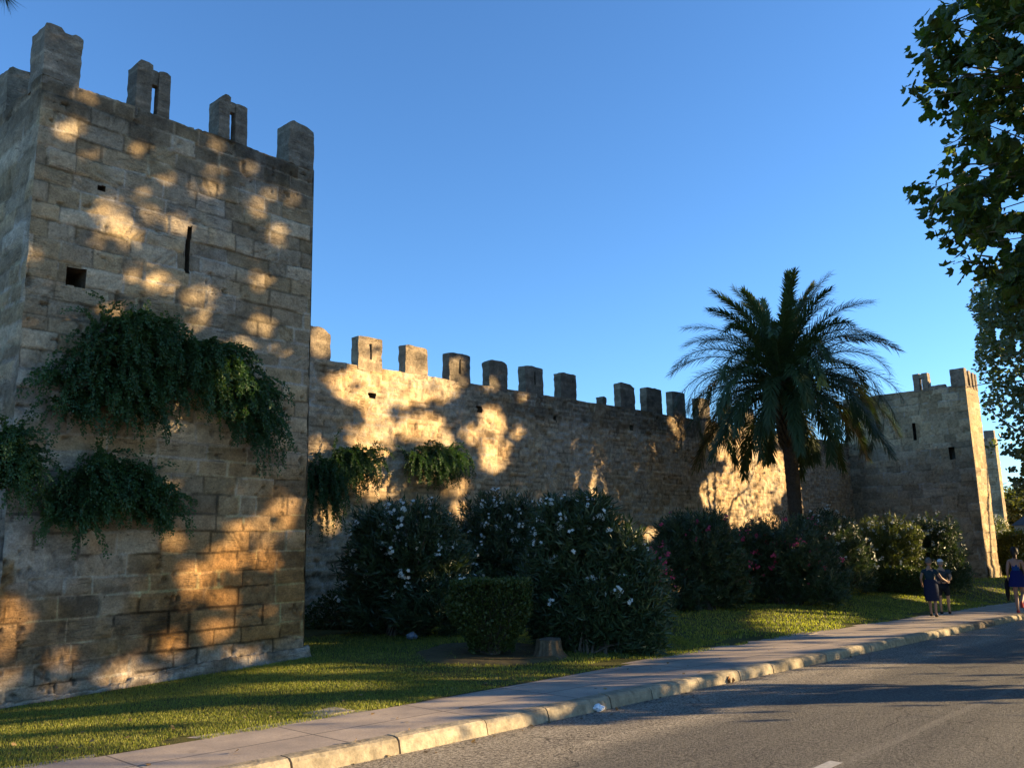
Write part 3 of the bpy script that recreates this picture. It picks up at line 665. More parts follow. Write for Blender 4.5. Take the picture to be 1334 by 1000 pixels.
n3 = noise(nt, 5.5, 4, 0.65, p); c = mixc(nt, mrange(nt, n3, 0.60, 0.74, 0, 0.4), c, (0.13, 0.11, 0.09))
nt.links.new(c, b.inputs['Base Color']); b.inputs['Roughness'].default_value = 0.85; b.inputs['Specular IOR Level'].default_value = 0.2
nb = bump(nt, b, n2, 0.35, 0.006); bump(nt, b, n1, 0.3, 0.02, nb)
PAVE = m
px_ = np.concatenate([np.linspace(-40, 60, 260), [90, 150.0]])
V = []; 
for f_ in (0.0, 0.5, 1.0):
    yy = 6.29 + (edgeY(px_) + 0.14 * (fbm(px_ * 0.9, px_ * 0 + 2, 81, 4) - 0.5) - 6.29 + 0.15) * f_
    V.append(np.stack([px_, yy, rz(px_) + 0.134 - 0.002 * f_], -1))
V = np.array(V)
o = npmesh('pavement', V.reshape(-1, 3), grid_faces(len(px_), 3), PAVE, None, True); tag(o, kind='structure')
# kerb: separate stones with open joints, all one strip of setting
KERB = col_material('kerb_stone', 0.88, 9, 0.5, 0.8, 0.02, 0.15)
mb = MB(); x = -20.0; r = np.random.default_rng(5)
while x < 62:
    L = r.uniform(0.85, 1.15); x1 = x + L - 0.018
    t = r.uniform(0.75, 1.1); c = np.array([0.33, 0.275, 0.19]) * t
    if 23.0 < x < 24.2: c = np.array([0.16, 0.13, 0.10])
    n_ = 7; oy = r.uniform(-0.012, 0.012); oz = r.uniform(-0.008, 0.008)
    xx = np.linspace(x, x1, n_)
    prof = [(6.105, -0.03), (6.115, 0.06), (6.128, 0.115), (6.155, 0.143), (6.20, 0.152), (6.295, 0.152), (6.30, 0.10)]
    VV = []
    for k, (yy, zz) in enumerate(prof):
        wn = (fbm(xx * 4, xx * 0 + k * 0.8, 83, 3) - 0.5)
        VV.append(np.stack([xx, yy + 0.5 * oy + 0.016 * wn * (k < 4), rz(xx) + zz * 0.93 + 0.6 * oz * (k > 0) + 0.012 * wn * (k in (2, 3))], -1))
    VV = np.array(VV).reshape(-1, 3); FF = [tuple(f[::-1]) for f in grid_faces(n_, len(prof)).tolist()]
    FF += [tuple(k * n_ for k in range(len(prof))), tuple((len(prof) - 1 - k) * n_ + n_ - 1 for k in range(len(prof)))]
    mb.add(VV, FF, tuple(c)); x += L
tag(mb.build('kerb', KERB), kind='structure')

# lawn surface
m, nt, b = newmat('lawn_turf'); p = geo(nt)
n1 = noise(nt, 1.3, 5, 0.6, p); n2 = noise(nt, 55, 4, 0.7, p)
c = mixc(nt, mrange(nt, n1, 0.35, 0.65, 0, 1), (0.045, 0.058, 0.014), (0.105, 0.105, 0.032))
c = mixc(nt, mrange(nt, n2, 0.4, 0.7, 0, 0.6), c, (0.13, 0.105, 0.05))
nt.links.new(c, b.inputs['Base Color']); b.inputs['Roughness'].default_value = 0.95; b.inputs['Specular IOR Level'].default_value = 0.1
bump(nt, b, n2, 1.0, 0.03)
TURF = m
gx = np.concatenate([np.linspace(-14, 60, 300), [70, 90, 150.0]]); gv = np.linspace(0, 1, 40)
X, Gv = np.meshgrid(gx, gv); Y = edgeY(X) + (19.4 - edgeY(X)) * Gv
Z = lz(X, Y) + 0.03 * (fbm(X * 0.8, Y * 0.8, 84, 3) - 0.5)
o = npmesh('lawn', np.stack([X, Y, Z], -1).reshape(-1, 3), grid_faces(len(gx), 40), TURF, None, True); tag(o, kind='structure')

# grass blades (ground cover, uncountable)
def blades(n, x0, x1, y1, h, w, seed, power=1.0):
    r = np.random.default_rng(seed)
    x = x0 + (x1 - x0) * r.random(n) ** power; e = edgeY(x) + 0.10 * (fbm(x * 1.6, x * 0, 85, 4) - 0.5) * 2
    y = e + (y1 - e) * r.random(n)
    # bare patches near the worn pavement edge
    bare = (fbm(x * 0.9, y * 1.4, 86, 3) < 0.40) & (y < e + 0.5)
    ring = (np.hypot((x - HC[0]) / 1.15, (y - HC[1]) / 1.05) < 0.45 + 0.75 * r.random(n))
    ok = ~bare & ~ring & ~((y > TY0 - 0.13) & (x > TX0 - 0.05) & (x < TX1 + 0.12) & (y < TY1))
    x, y = x[ok], y[ok]; n = len(x)
    z = lz(x, y) - 0.005
    a = r.random(n) * 2 * pi; ln = r.uniform(0.0, 0.8, n); hh = h * r.uniform(0.5, 1.25, n)
    d = np.stack([np.cos(a), np.sin(a), 0 * a], 1); s = np.stack([-np.sin(a), np.cos(a), 0 * a], 1)
    B = np.stack([x, y, z], 1); up = np.array([0, 0, 1.0])
    ww = (w * r.uniform(0.6, 1.3, n))[:, None]
    mid = B + up * (hh * 0.6)[:, None] + d * (hh * ln * 0.3)[:, None]
    tip = B + up * (hh * (1 - 0.25 * ln))[:, None] + d * (hh * ln)[:, None]
    V = np.stack([B - s * ww, B + s * ww, mid + s * ww * 0.8, tip, mid - s * ww * 0.8], 1)
    F1 = np.array([[0, 1, 2, 4], [4, 2, 3, 3]])
    F = np.array([[0, 1, 2], [0, 2, 4], [4, 2, 3]])
    F = (F[None] + (np.arange(n) * 5)[:, None, None]).reshape(-1, 3)
    tone = np.clip(0.15 + 0.75 * fbm(x * 0.7, y * 0.7, 87, 3) + r.normal(0, 0.22, n), 0, 1)
    return V.reshape(-1, 3), F, np.repeat(tone, 5)
HC = gpt(640, 852)  # where the clipped shrub stands
G = [blades(95000, 1.5, 8, 11.4, 0.034, 0.0028, 1), blades(75000, 6, 15, 14.0, 0.040, 0.0042, 2), blades(45000, 14, 34, 15.0, 0.055, 0.009, 3), blades(16000, 33, 60, 19, 0.06, 0.016, 4), blades(2500, -8, 2, 14, 0.06, 0.006, 5)]
V = []; F = []; T = []; bb = 0
for v, f, t in G: V.append(v); F.append(f + bb); T.append(t); bb += len(v)
o = npmesh('lawn_grass', np.concatenate(V), np.concatenate(F), GRASS, None, False, np.concatenate(T))
tag(o, 'short green grass covering the strip of lawn beside the pavement', 'grass', None, 'stuff')

# bare earth round the clipped shrub, with a low rim
EARTH = plain('bare_earth', (0.095, 0.075, 0.038), 0.95, 9, 0.6, 1.0, 0.1)
an = np.linspace(0, 2 * pi, 61)[:-1]; rr = np.array([0.0, 0.35, 0.7, 0.9, 1.0, 1.08, 1.2]); hh = np.array([0.0, 0.0, 0.005, 0.025, 0.04, 0.02, -0.04])
A, Rr = np.meshgrid(an, rr); Hh = np.repeat(hh[:, None], 60, 1)
wob = 0.85 + 0.25 * (fbm(np.cos(A) * 2 + 5, np.sin(A) * 2 + 5, 88, 3) - 0.5)
X = HC[0] + Rr * np.cos(A) * 1.3 * wob; Y = HC[1] + Rr * np.sin(A) * 1.15 * wob
Z = lz(X, Y) + 0.012 + Hh * (0.6 + 0.8 * fbm(X * 3, Y * 3, 89, 3))
i = np.arange(7 * 60).reshape(7, 60); F = np.stack([i[:-1], np.roll(i[:-1], -1, 1), np.roll(i[1:], -1, 1), i[1:]], -1).reshape(-1, 4)
tag(npmesh('bare_earth', np.stack([X, Y, Z], -1).reshape(-1, 3), F, EARTH, None, True), kind='structure')

# pale concrete patches let into the lawn edge
CONC = plain('pale_concrete', (0.42, 0.38, 0.32), 0.85, 14, 0.2, 0.4, 0.2)
for (px, py, L, lab) in ((425, 928, 0.55, 'pale concrete slab at the lawn edge near the large tower'), (1045, 826, 0.9, 'pale concrete slab at the lawn edge beside the far half of the pavement')):
    c = gpt(px, py); mb = MB(); rough_box(mb, c[0] - L / 2, c[0] + L / 2, c[1] - 0.16, c[1] + 0.16, c[2] - 0.08, c[2] + 0.012, int(px), (0.30, 0.255, 0.205), 0.012, 0.05)
    tag(mb.build('concrete_slab', KERB), lab, 'slab')

# ------------------------------------------------------------------ shrubs
def tubes(segs, n=5):
    mb = MB()
    for pts, r, c in segs: mb.tube(pts, r, n, c)
    return mb
BR = (0.12, 0.095, 0.07)
def oleander(label, pxc, base_py, px_w, top_py, shoots, flowers, fmat, seed, depth_ratio=0.9, leaf=0.155, base=None, group=None, skew=0.0, lobes=None, low=0.1, name='oleander_bush', lmat=None):
    r = np.random.default_rng(seed)
    B = gpt(pxc, base_py) if base is None else np.array(base, float)
    D = np.dot(B - CAM, FW); W = 1.14 * px_w / FPX * D; shoots = int(shoots * 1.35)
    d = ray(pxc, top_py); t = D / (d @ FW); ztop = CAM[2] + d[2] * t
    Hh = ztop - B[2]; side = np.array([R0[0], R0[1], 0]); fw = np.array([F0[0], F0[1], 0])
    B = B + fw * W * 0.3
    print(label[:40], np.round(B, 2), 'W', round(W, 2), 'H', round(Hh, 2)); t_ = empty(name, tuple(B), label, 'oleander', group)
    if lobes is None:
        lobes = [(-.2, .2, .34, .24), (.2, .2, .34, .24), (0, 0.60, 0.42, 0.40)] + [(r.uniform(-0.28, 0.28), r.uniform(0.4, 0.72), r.uniform(0.2, 0.3), r.uniform(0.2, 0.3)) for _ in range(5)] + [(-0.33, 0.38, 0.24, 0.33), (0.32, 0.38, 0.25, 0.33), (-.25, .72, .2, .24), (.22, .74, .2, .24)]
    # each lobe: offset across (in W), height (in H), radius across, radius up
    LB = []
    for (ox, oz, rx, rzz) in lobes:
        dep = r.uniform(-0.25, 0.25) * depth_ratio
        LB.append((B + side * ox * W + fw * dep * W * 0.6 + np.array([0, 0, max(oz * Hh, 0.1)]), rx * W, rx * W * depth_ratio, rzz * Hh))
    vol = np.array([l[1] * l[2] for l in LB]); pr = vol / vol.sum()
    P = []; Dr = []
    while len(P) < shoots:
        k = r.choice(len(LB), p=pr); c, a, bq, hq = LB[k]
        v = r.normal(size=3); v /= np.linalg.norm(v)
        rad = r.uniform(0.72, 1.06) if r.random() < 0.8 else r.uniform(0.2, 0.75)
        q = c + side * v[0] * a * rad + fw * v[1] * bq * rad + np.array([0, 0, v[2] * hq * rad])
        if q[2] < B[2] + low * Hh * r.random() or q[2] > B[2] + Hh * 1.04: continue
        ins = 0
        for (c2, a2, b2, h2) in LB:
            w = q - c2; e = (w @ side / a2) ** 2 + (w @ fw / b2) ** 2 + (w[2] / h2) ** 2
            if e < 0.45: ins += 1
        if ins and r.random() < 0.6: continue
        nrm = side * v[0] + fw * v[1] + np.array([0, 0, v[2] * 0.7 + 0.65]) + r.normal(0, 0.25, 3)
        P.append(q); Dr.append(nrm / np.linalg.norm(nrm))
    P = np.array(P); Dr = np.array(Dr)
    # leaves: whorls along each shoot
    per = 15; n = len(P) * per
    along = np.tile(np.linspace(-0.30, 0.02, per), len(P)) * (leaf / 0.13)
    Pd = np.repeat(P, per, 0); Dd = np.repeat(Dr, per, 0)
    perp = np.cross(Dd, r.normal(size=(n, 3))); perp /= np.linalg.norm(perp, axis=1, keepdims=True)
    spread = r.uniform(0.55, 1.15, n)[:, None]; 
    ld = Dd * (1 - 0.3 * spread) + perp * spread + np.array([0, 0, -0.12]); ld /= np.linalg.norm(ld, axis=1, keepdims=True)
    pos = Pd + Dd * along[:, None]
    tone = np.clip(np.repeat(r.random(len(P)), per) * 0.6 + r.random(n) * 0.4, 0, 1)
    rng_state = scatter('foliage', LANCE[0], LANCE[1], pos, frames(ld, Dd + 0.2 * r.normal(size=(n, 3))), leaf * r.uniform(0.7, 1.25, n), lmat or OLEANDER_LEAF, t_, tone)
    segs = []
    for k in r.choice(len(P), min(46, len(P)), replace=False):
        b0 = B + side * r.uniform(-.14, .14) * W + fw * r.uniform(-.14, .14) * W - np.array([0, 0, 0.05])
        mid = (b0 + P[k]) / 2 + (P[k] - b0) * np.array([-0.12, -0.12, 0.06])
        segs.append(([b0, mid, P[k]], [0.022, 0.014, 0.005], BR))
    tubes(segs).build('stems', BARK, t_)
    # flower clusters on the shoot tips that face the street and the sky
    if flowers:
        flowers = int(flowers * 1.9)
        vis = np.where((Dr @ -fw > -0.35) & (P[:, 2] > B[2] + 0.22 * Hh))[0]
        wgt = (P[vis, 2] - B[2]) ** 1.3; wgt /= wgt.sum()
        ks = r.choice(vis, min(flowers, len(vis)), replace=False, p=wgt)
        fp = []; fd = []
        for k in ks:
            m_ = r.integers(2, 9)
            o = r.normal(0, 0.030, (m_, 3)) * (leaf / 0.13); fp.append(P[k] + Dr[k] * 0.05 + o); q = Dr[k] + o * 12 - fw * 0.5; fd.append(q)
        fp = np.concatenate(fp); fd = np.concatenate(fd); fd /= np.linalg.norm(fd, axis=1, keepdims=True)
        nF = len(fp); a1 = np.cross(fd, r.normal(size=(nF, 3))); a1 /= np.linalg.norm(a1, axis=1, keepdims=True); a2 = np.cross(fd, a1)
        pp = []; pf = []; 
        for k in range(5):
            pd = cos(2 * pi * k / 5) * a1 + sin(2 * pi * k / 5) * a2 + fd * 0.25
            pp.append(fp); pf.append(np.stack([pd, np.cross(fd, pd), fd], 1))
        sz = np.tile(r.uniform(0.028, 0.042, nF), 5) * (leaf / 0.155)
        scatter('blossom', OVAL[0], OVAL[1], np.concatenate(pp), np.concatenate(pf), sz, fmat, t_)
    return t_
GW = 'oleander bushes in a row along the foot of the wall'
oleander('large white-flowering oleander standing just right of the near tower, wall behind', 520, 832, 158, 645, 1500, 46, WHITE_PETAL, 11, group=GW)
oleander('white-flowering oleander rising behind the clipped box shrub', 650, 815, 130, 632, 1100, 34, WHITE_PETAL, 12, group=GW, base=(14.6, 13.6, float(lz(14.6, 13.6))))
oleander('tallest and broadest oleander with sparse white flowers, beside the tree stump at the pavement', 775, 856, 172, 634, 2300, 30, WHITE_PETAL, 13, depth_ratio=0.8, group=GW, leaf=0.17, low=0.02,
         lobes=[(-0.05, 0.60, 0.34, 0.36), (-0.18, 0.76, 0.20, 0.22), (0.05, 0.80, 0.18, 0.20), (0.22, 0.52, 0.24, 0.28), (0.34, 0.34, 0.2, 0.28), (-0.26, 0.40, 0.22, 0.34), (0.1, 0.3, 0.36, 0.3), (0.38, 0.14, 0.14, 0.14), (-0.1, 0.22, 0.34, 0.22)])
oleander('small oleander with crimson flowers leaning out at the right side of the tallest oleander', 862, 822, 40, 700, 90, 24, PINK_PETAL, 14, group=GW, leaf=0.12, low=0.0)
oleander('dark dense oleander with few pink flowers, left of the palm', 922, 797, 122, 660, 1300, 14, PINK_PETAL, 15, group=GW)
oleander('dark broad oleander with pink flowers in front of the palm trunk', 1040, 791, 140, 668, 1500, 40, PINK_PETAL, 16, group=GW)
oleander('white-flowering oleander just right of the palm trunk', 1098, 776, 96, 660, 900, 42, WHITE_PETAL, 17, group=GW, leaf=0.15)
oleander('sunlit oleander crowded with cream white flowers, behind the walking couple', 1172, 772, 84, 666, 900, 60, WHITE_PETAL, 18, group=GW, leaf=0.16, lmat=SUNLIT_OLEANDER)
oleander('shaded oleander with white flowers before the dark side of the far tower', 1234, 771, 70, 668, 700, 30, WHITE_PETAL, 19, group=GW, leaf=0.17)
oleander('far sunlit oleander covered in white flowers beyond the far tower', 1322, 722, 74, 668, 700, 120, WHITE_PETAL, 20, group=GW, leaf=0.2, base=(57.5, 13.6, -1.0), lmat=SUNLIT_OLEANDER)
oleander('small green oleander in the corner between the near tower and the wall', 432, 815, 56, 742, 260, 3, WHITE_PETAL, 21, group=GW, leaf=0.11, base=(12.6, 15.6, 0))

def leaf_bush(name, label, cat, B, fun, n, leaf, mat, seed, stems=26, tmpl=OVAL, group=None):
    """fun(u) -> points in the bush volume, u in [0,1)^4"""
    r = np.random.default_rng(seed)
    t_ = empty(name, tuple(B), label, cat, group)
    P, Nn = fun(r, n)
    d = Nn + r.normal(0, 0.6, (n, 3)); scatter('foliage', tmpl[0], tmpl[1], P, frames(d), leaf * r.uniform(0.6, 1.3, n), mat, t_, np.clip(r.random(n) * 0.7 + 0.3 * vnoise(P[:, 0] * 6, P[:, 2] * 6, seed), 0, 1))
    segs = []
    for k in r.choice(n, stems, replace=False):
        b0 = np.array(B) + r.uniform(-.12, .12, 3) * np.array([1, 1, 0]); segs.append(([b0, (b0 + P[k]) / 2 + np.array([0, 0, .05]), P[k]], [0.02, 0.012, 0.004], BR))
    tubes(segs).build('stems', BARK, t_); return t_
# clipped shrub with a flat top and undercut sides
hb = HC.copy(); Dh = np.dot(hb - CAM, FW); hW = 106 / FPX * Dh; dd = ray(640, 762); hH = CAM[2] + dd[2] * Dh / (dd @ FW) - hb[2]
def hedge_pts(r, n):
    h = r.random(n) ** 0.75; a = r.random(n) * 2 * pi; rad = np.where(r.random(n) < 0.7, r.uniform(0.86, 1.02, n), r.random(n) ** 0.5)
    topm = r.random(n) < 0.25; h = np.where(topm, r.uniform(0.95, 1.01, n), h); rad = np.where(topm, np.sqrt(r.random(n)), rad)
    sq = 1 / np.maximum(np.abs(np.cos(a)), np.abs(np.sin(a))) ; sq = 1 + (np.minimum(sq, 1.25) - 1) * 0.5
    wprof = 0.52 + 0.48 * sst(h * 1.6)
    R_ = hW / 2 * rad * wprof * sq * (1 + 0.16 * (vnoise(a * 1.8, h * 4, 5) - 0.5))
    ca, sa = np.cos(a), np.sin(a)
    P = hb + np.outer(R_ * ca, [R0[0], R0[1], 0]) + np.outer(R_ * sa * 0.8, [F0[0], F0[1], 0]); P[:, 2] += 0.05 + h * hH * (1 + 0.05 * (vnoise(P[:, 0] * 5, P[:, 1] * 5, 8) - 0.5))
    Nn = np.outer(ca, [R0[0], R0[1], 0]) + np.outer(sa, [F0[0], F0[1], 0]) + np.array([0, 0, 0.4]); Nn[topm] = [0, 0, 1]
    return P, Nn
leaf_bush('clipped_shrub', 'clipped box-like shrub with flat top standing in a ring of bare earth', 'shrub', hb, hedge_pts, 15000, 0.045, HEDGE_LEAF, 31, 40)
def dome_pts(B, rx, ry, h, power=0.5):
    def f(r, n):
        v = r.normal(size=(n, 3)); v /= np.linalg.norm(v, axis=1, keepdims=True); v[:, 2] = np.abs(v[:, 2])
        rad = np.where(r.random(n) < 0.7, r.uniform(0.82, 1.05, n), r.random(n) ** power)
        lump = 1 + 0.22 * (vnoise(v[:, 0] * 3 + 9, v[:, 2] * 3 + v[:, 1] * 2 + 9, 6) - 0.5)
        P = np.array(B) + np.outer(v[:, 0] * rad * rx * lump, [R0[0], R0[1], 0]) + np.outer(v[:, 1] * rad * ry * lump, [F0[0], F0[1], 0]) + np.outer(v[:, 2] * rad * h * lump, [0, 0, 1])
        return P, v @ np.array([[R0[0], R0[1], 0], [F0[0], F0[1], 0], [0, 0, 1]])
    return f
b1 = gpt(1175, 772); leaf_bush('low_hedge', 'low dark clipped hedge at the foot of the sunlit oleander', 'hedge', b1, dome_pts(b1, 1.15, 0.7, 0.95), 6000, 0.07, HEDGE_LEAF, 32)
b2 = np.array([44.5, 10.6, float(lz(44.5, 10.6))]); leaf_bush('low_hedge', 'brownish hedge beyond the woman at the right edge', 'hedge', np.array([56, 12.3, -1.0]), dome_pts((56, 12.3, -1.0), 2.4, 0.9, 2.7), 9000, 0.13, FAR_LEAF, 33)
b3 = np.array([11.9, 15.0, float(lz(11.9, 15.0))]); leaf_bush('low_shrub', 'low shrub in shade at the foot of the wall beside the near tower', 'shrub', b3, dome_pts(b3, 1.3, 0.6, 0.9), 5000, 0.06, HEDGE_LEAF, 34)

# ------------------------------------------------------------------ caper bushes hanging on the masonry
def caper(label, strokes, Yp, n_strands, seed, length, group, roots, leaf=0.046, name='caper_bush', out=0.42):
    """strokes: ellipses (px,py,rx,ry) on the wall face; strands start in them and arch outward and down"""
    r = np.random.default_rng(seed)
    ar = np.array([s[2] * s[3] for s in strokes], float); ar /= ar.sum()
    root = onY(roots[0], roots[1], Yp); root[1] = Yp + 0.03
    t_ = empty(name, tuple(root), label, 'caper bush', group)
    P = []; D = []; LS = []; segs = []
    for s_ in range(n_strands):
        k = r.choice(len(strokes), p=ar); cx, cy, rx, ry = strokes[k]
        a = r.random() * 2 * pi; q = sqrt(r.random())
        px, py = cx + rx * q * cos(a), cy + ry * q * sin(a) - ry * 0.15
        S = onY(px, py, Yp); o = out * r.uniform(0.15, 1.0) * (1 - 0.4 * q); S = S + np.array([0, -o, 0])
        L = length * r.uniform(0.55, 1.3); m_ = int(L / 0.022)
        hd = np.array([r.normal(0, 0.28) + 0.22 * (S[0] - root[0]), -abs(r.normal(0.35, 0.3)), r.uniform(-0.1, 0.5)])
        p = S.copy(); v = hd / np.linalg.norm(hd); pts = [p.copy()]
        for i in range(m_):
            v = v + np.array([0, 0.004, -0.085]); v /= np.linalg.norm(v)
            p = p + v * 0.022
            if p[1] > Yp - 0.03: p[1] = Yp - 0.03
            for _k in range(3):
                w = np.cross(v, r.normal(size=3)); w /= np.linalg.norm(w) + 1e-9
                P.append(p + w * r.uniform(0.0, 0.035)); D.append(w * 0.55 + v * 0.95 + np.array([0, -0.30, -0.05])); LS.append(1.15 - 0.55 * i / m_)
            if i % 6 == 0: pts.append(p.copy())
        pts.append(p.copy()); 
        if s_ % 4 == 0 and len(pts) > 2: segs.append((pts, list(np.linspace(0.006, 0.002, len(pts))), (0.10, 0.11, 0.05)))
        if s_ % 9 == 0: segs.append(([root, (root + S) / 2 + np.array([0, -0.08, 0.05]), S], [0.018, 0.013, 0.007], BR))
    P = np.array(P); D = np.array(D); n = len(P)
    scatter('foliage', OVAL[0], OVAL[1], P + r.normal(0, 0.008, P.shape), frames(D), leaf * np.array(LS) * r.uniform(0.6, 1.2, n), CAPER_LEAF, t_, np.clip(r.random(n) * 0.5 + np.repeat(0, n) + 0.5 * vnoise(P[:, 0] * 5, P[:, 2] * 5, seed), 0, 1))
    tubes(segs, 4).build('stems', BARK, t_)
    return t_
GC = 'caper bushes hanging from the masonry'
YT = TY0
caper('largest caper bush trailing from the near tower, upper left', [(150, 470, 56, 46), (104, 510, 36, 40), (175, 440, 36, 26), (160, 525, 48, 38)], YT, 430, 51, 0.55, GC, (150, 500))
caper('large caper bush trailing from the near tower on its right, tip pointing down', [(255, 488, 46, 34), (295, 518, 38, 40), (322, 552, 22, 34), (235, 470, 32, 24), (276, 470, 24, 20)], YT, 360, 52, 0.6, GC, (262, 500))
caper('caper bush on the near tower hanging lowest of all, under the largest one', [(140, 645, 62, 34), (90, 665, 36, 24), (180, 655, 36, 30), (130, 620, 40, 20)], YT, 330, 53, 0.5, GC, (140, 630))
caper('caper bush cut off by the left edge of the photo', [(0, 602, 22, 34)], YT, 130, 54, 0.55, GC, (2, 600))
YW = float(wallY(13.0))
caper('loose caper bush on the long wall nearest to the tower edge', [(412, 618, 14, 18), (416, 640, 12, 16)], YW, 60, 55, 1.1, GC, (412, 615), 0.055)
caper('round caper bush on the long wall, between the tower edge and the darker bush', [(455, 604, 26, 18), (440, 610, 20, 16)], YW, 170, 56, 0.75, GC, (450, 600), 0.052)
YW = float(wallY(15.0))
caper('dark compact caper bush on the long wall right above the white oleander', [(555, 596, 30, 14), (545, 600, 24, 14), (570, 602, 20, 14)], YW, 230, 57, 0.7, GC, (552, 598), 0.052, out=0.7)

# ------------------------------------------------------------------ palm
pb = onY(1036, 690, 14.2); PX = pb[0]; pz = float(lz(PX, 14.2))
Dp = np.dot(pb - CAM, FW)
crown = CAM + ray(1019, 492) * (Dp / (ray(1019, 492) @ FW))
mid_t = CAM + ray(1026, 570) * (Dp / (ray(1026, 570) @ FW))
palm = empty('palm_tree', (PX, 14.2, pz), 'tall date palm with arching feathery fronds standing before the long wall', 'palm tree')
mb = MB()
b0 = np.array([PX + 0.1, 14.2, pz - 0.1]); npt = 60; pts = []; rad = []
for i in range(npt):
    s = i / (npt - 1)
    p = (1 - s) ** 2 * b0 + 2 * s * (1 - s) * (np.array(mid_t) * 0.9 + b0 * 0.1 + np.array([0, 0, -1.2])) + s * s * crown if False else b0 + (crown - b0) * s + np.array([0.12 * sin(s * pi), 0, 0])
    r_ = 0.25 + 0.12 * max(0, 1 - s * 9) + 0.02 * (i % 2) + (0.05 * sst((s - 0.72) / 0.16) * (1 - 0.35 * sst((s - 0.9) / 0.1)))
    pts.append(p); rad.append(float(r_))
mb.tube(pts, rad, 20, (0.10, 0.08, 0.06)); palm_trunk = mb.build('trunk', BARK, palm, False)
# cut leaf bases spiralling round the swollen top of the trunk
mb = MB(); r = np.random.default_rng(3)
for k in range(150):
    s = 0.67 + 0.33 * k / 150; p = b0 + (crown - b0) * s + np.array([0.12 * sin(s * pi), 0, 0]); a = k * 2.39996
    rd = 0.25 + 0.04 * sst((s - 0.66) / 0.16); d = np.array([cos(a), sin(a), 0]); q = p + d * rd
    mb.tube([q, q + d * 0.10 + np.array([0, 0, 0.14]), q + d * 0.15 + np.array([0, 0, 0.24])], [0.075, 0.06, 0.035], 5, tuple(np.array([0.17, 0.115, 0.06]) * r.uniform(0.6, 1.2)))
mb.build('leaf_base', BARK, palm_trunk)
def frond_mesh(elev, L, droop, seed, npair=110, ll=0.62):
    r = np.random.default_rng(seed)
    n = 40; p = np.zeros(3); e = elev; P = [p.copy()]; T = []
    sway = r.normal(0, 0.10); yaw = 0
    for i in range(n):
        s = i / n
        e -= droop / n * (0.4 + 1.5 * s); yaw += sway / n * 2
        d = np.array([cos(e) * cos(yaw), cos(e) * sin(yaw), sin(e)]); p = p + d * L / n; P.append(p.copy()); T.append(d)
    P = np.array(P); T.append(T[-1]); T = np.array(T)
    V = []; F = []; tone = []
    # rachis
    sd = np.cross(T, [0, 0, 1.0]); sd /= np.linalg.norm(sd, axis=1, keepdims=True) + 1e-9; nm = np.cross(sd, T)
    for i in range(n + 1):
        w = 0.045 * (1 - i / (n + 1)) + 0.006
        b = len(V); V += [P[i] + sd[i] * w, P[i] + nm[i] * w * 0.8, P[i] - sd[i] * w, P[i] - nm[i] * w * 0.6]; tone += [1.0] * 4
        if i: 
            for k in range(4): F.append((b - 4 + k, b - 4 + (k + 1) % 4, b + (k + 1) % 4, b + k))
    for j in range(npair):
        s = 0.13 + 0.87 * (j + r.uniform(-0.3, 0.3)) / npair; x = min(max(s, 0), 0.999) * n; i = int(x); f = x - i
        q = P[i] * (1 - f) + P[i + 1] * f; t = T[i]; S_ = sd[i]; Nn = nm[i]
        prof = (min(1, (s - 0.08) / 0.22) ** 0.7) * (1 - max(0, (s - 0.55) / 0.45) ** 1.6 * 0.36)
        for sg in (-1, 1):
            l = ll * prof * r.uniform(0.85, 1.12); fa = radians(50 - 26 * s + r.normal(0, 4)); lift = radians((76, 38, 6, -32)[(j + (sg > 0)) % 4] + r.normal(0, 8))
            d = t * sin(pi / 2 - fa) + (S_ * sg * cos(lift) + Nn * sin(lift)) * cos(pi / 2 - fa)
            d = t * cos(fa) + (S_ * sg * cos(lift) + Nn * sin(lift)) * sin(fa); d /= np.linalg.norm(d)
            w = np.cross(d, Nn); w /= np.linalg.norm(w) + 1e-9; wd = 0.0225 * (0.8 + 0.4 * r.random())
            tip = q + d * l + np.array([0, 0, -0.16 * l]); m_ = q + d * l * 0.5
            b = len(V); V += [q - w * wd * 0.6, q + w * wd * 0.6, m_ + w * wd, tip, m_ - w * wd]; tt = 0.2 + 0.6 * r.random(); tone += [tt] * 5
            F.append((b, b + 1, b + 2, b + 4)); F.append((b + 4, b + 2, b + 3, b + 3))
    Q = [f for f in F if len(set(f)) == 4]; Tn = [f[:3] for f in F if len(set(f)) == 3]
    me = bpy.data.meshes.new('frond'); me.from_pydata([tuple(v) for v in V], [], Q + Tn)
    a = me.attributes.new('tone', 'FLOAT', 'POINT'); a.data.foreach_set('value', np.array(tone, np.float32)); me.update(); return me
classes = [(84, 3.8, 30, 7), (72, 4.2, 42, 10), (58, 4.4, 66, 13), (42, 4.6, 84, 13), (26, 4.7, 92, 13), (12, 4.8, 88, 14), (-2, 4.8, 74, 15), (-18, 4.6, 54, 13), (-50, 3.0, 34, 3)]
r = np.random.default_rng(21); az0 = 0.3
for ci, (el, L, dr, cnt) in enumerate(classes):
    ms = [frond_mesh(radians(el), L * f, radians(dr * g), 100 + ci * 3 + k) for k, (f, g) in enumerate(((1.0, 0.9), (0.93, 1.15)))]
    dry = el < -50
    for me in ms: me.materials.append(DRY_PALM if dry else PALM_LEAF)
    for k in range(cnt):
        o = bpy.data.objects.new('dry_frond' if dry else 'frond', ms[k % 2]); COL.objects.link(o)
        o.parent = palm; o.matrix_parent_inverse = Matrix.Translation(palm.location).inverted()
        a = az0 + 2 * pi * (k + r.uniform(-0.28, 0.28)) / cnt + ci * 0.7
        o.location = tuple(crown + np.array([cos(a) * 0.15, sin(a) * 0.15, 0.05 - 0.07 * ci + 0.1 * r.random()]))
        o.rotation_euler = (r.normal(0, 0.10), r.normal(0, 0.07), a)

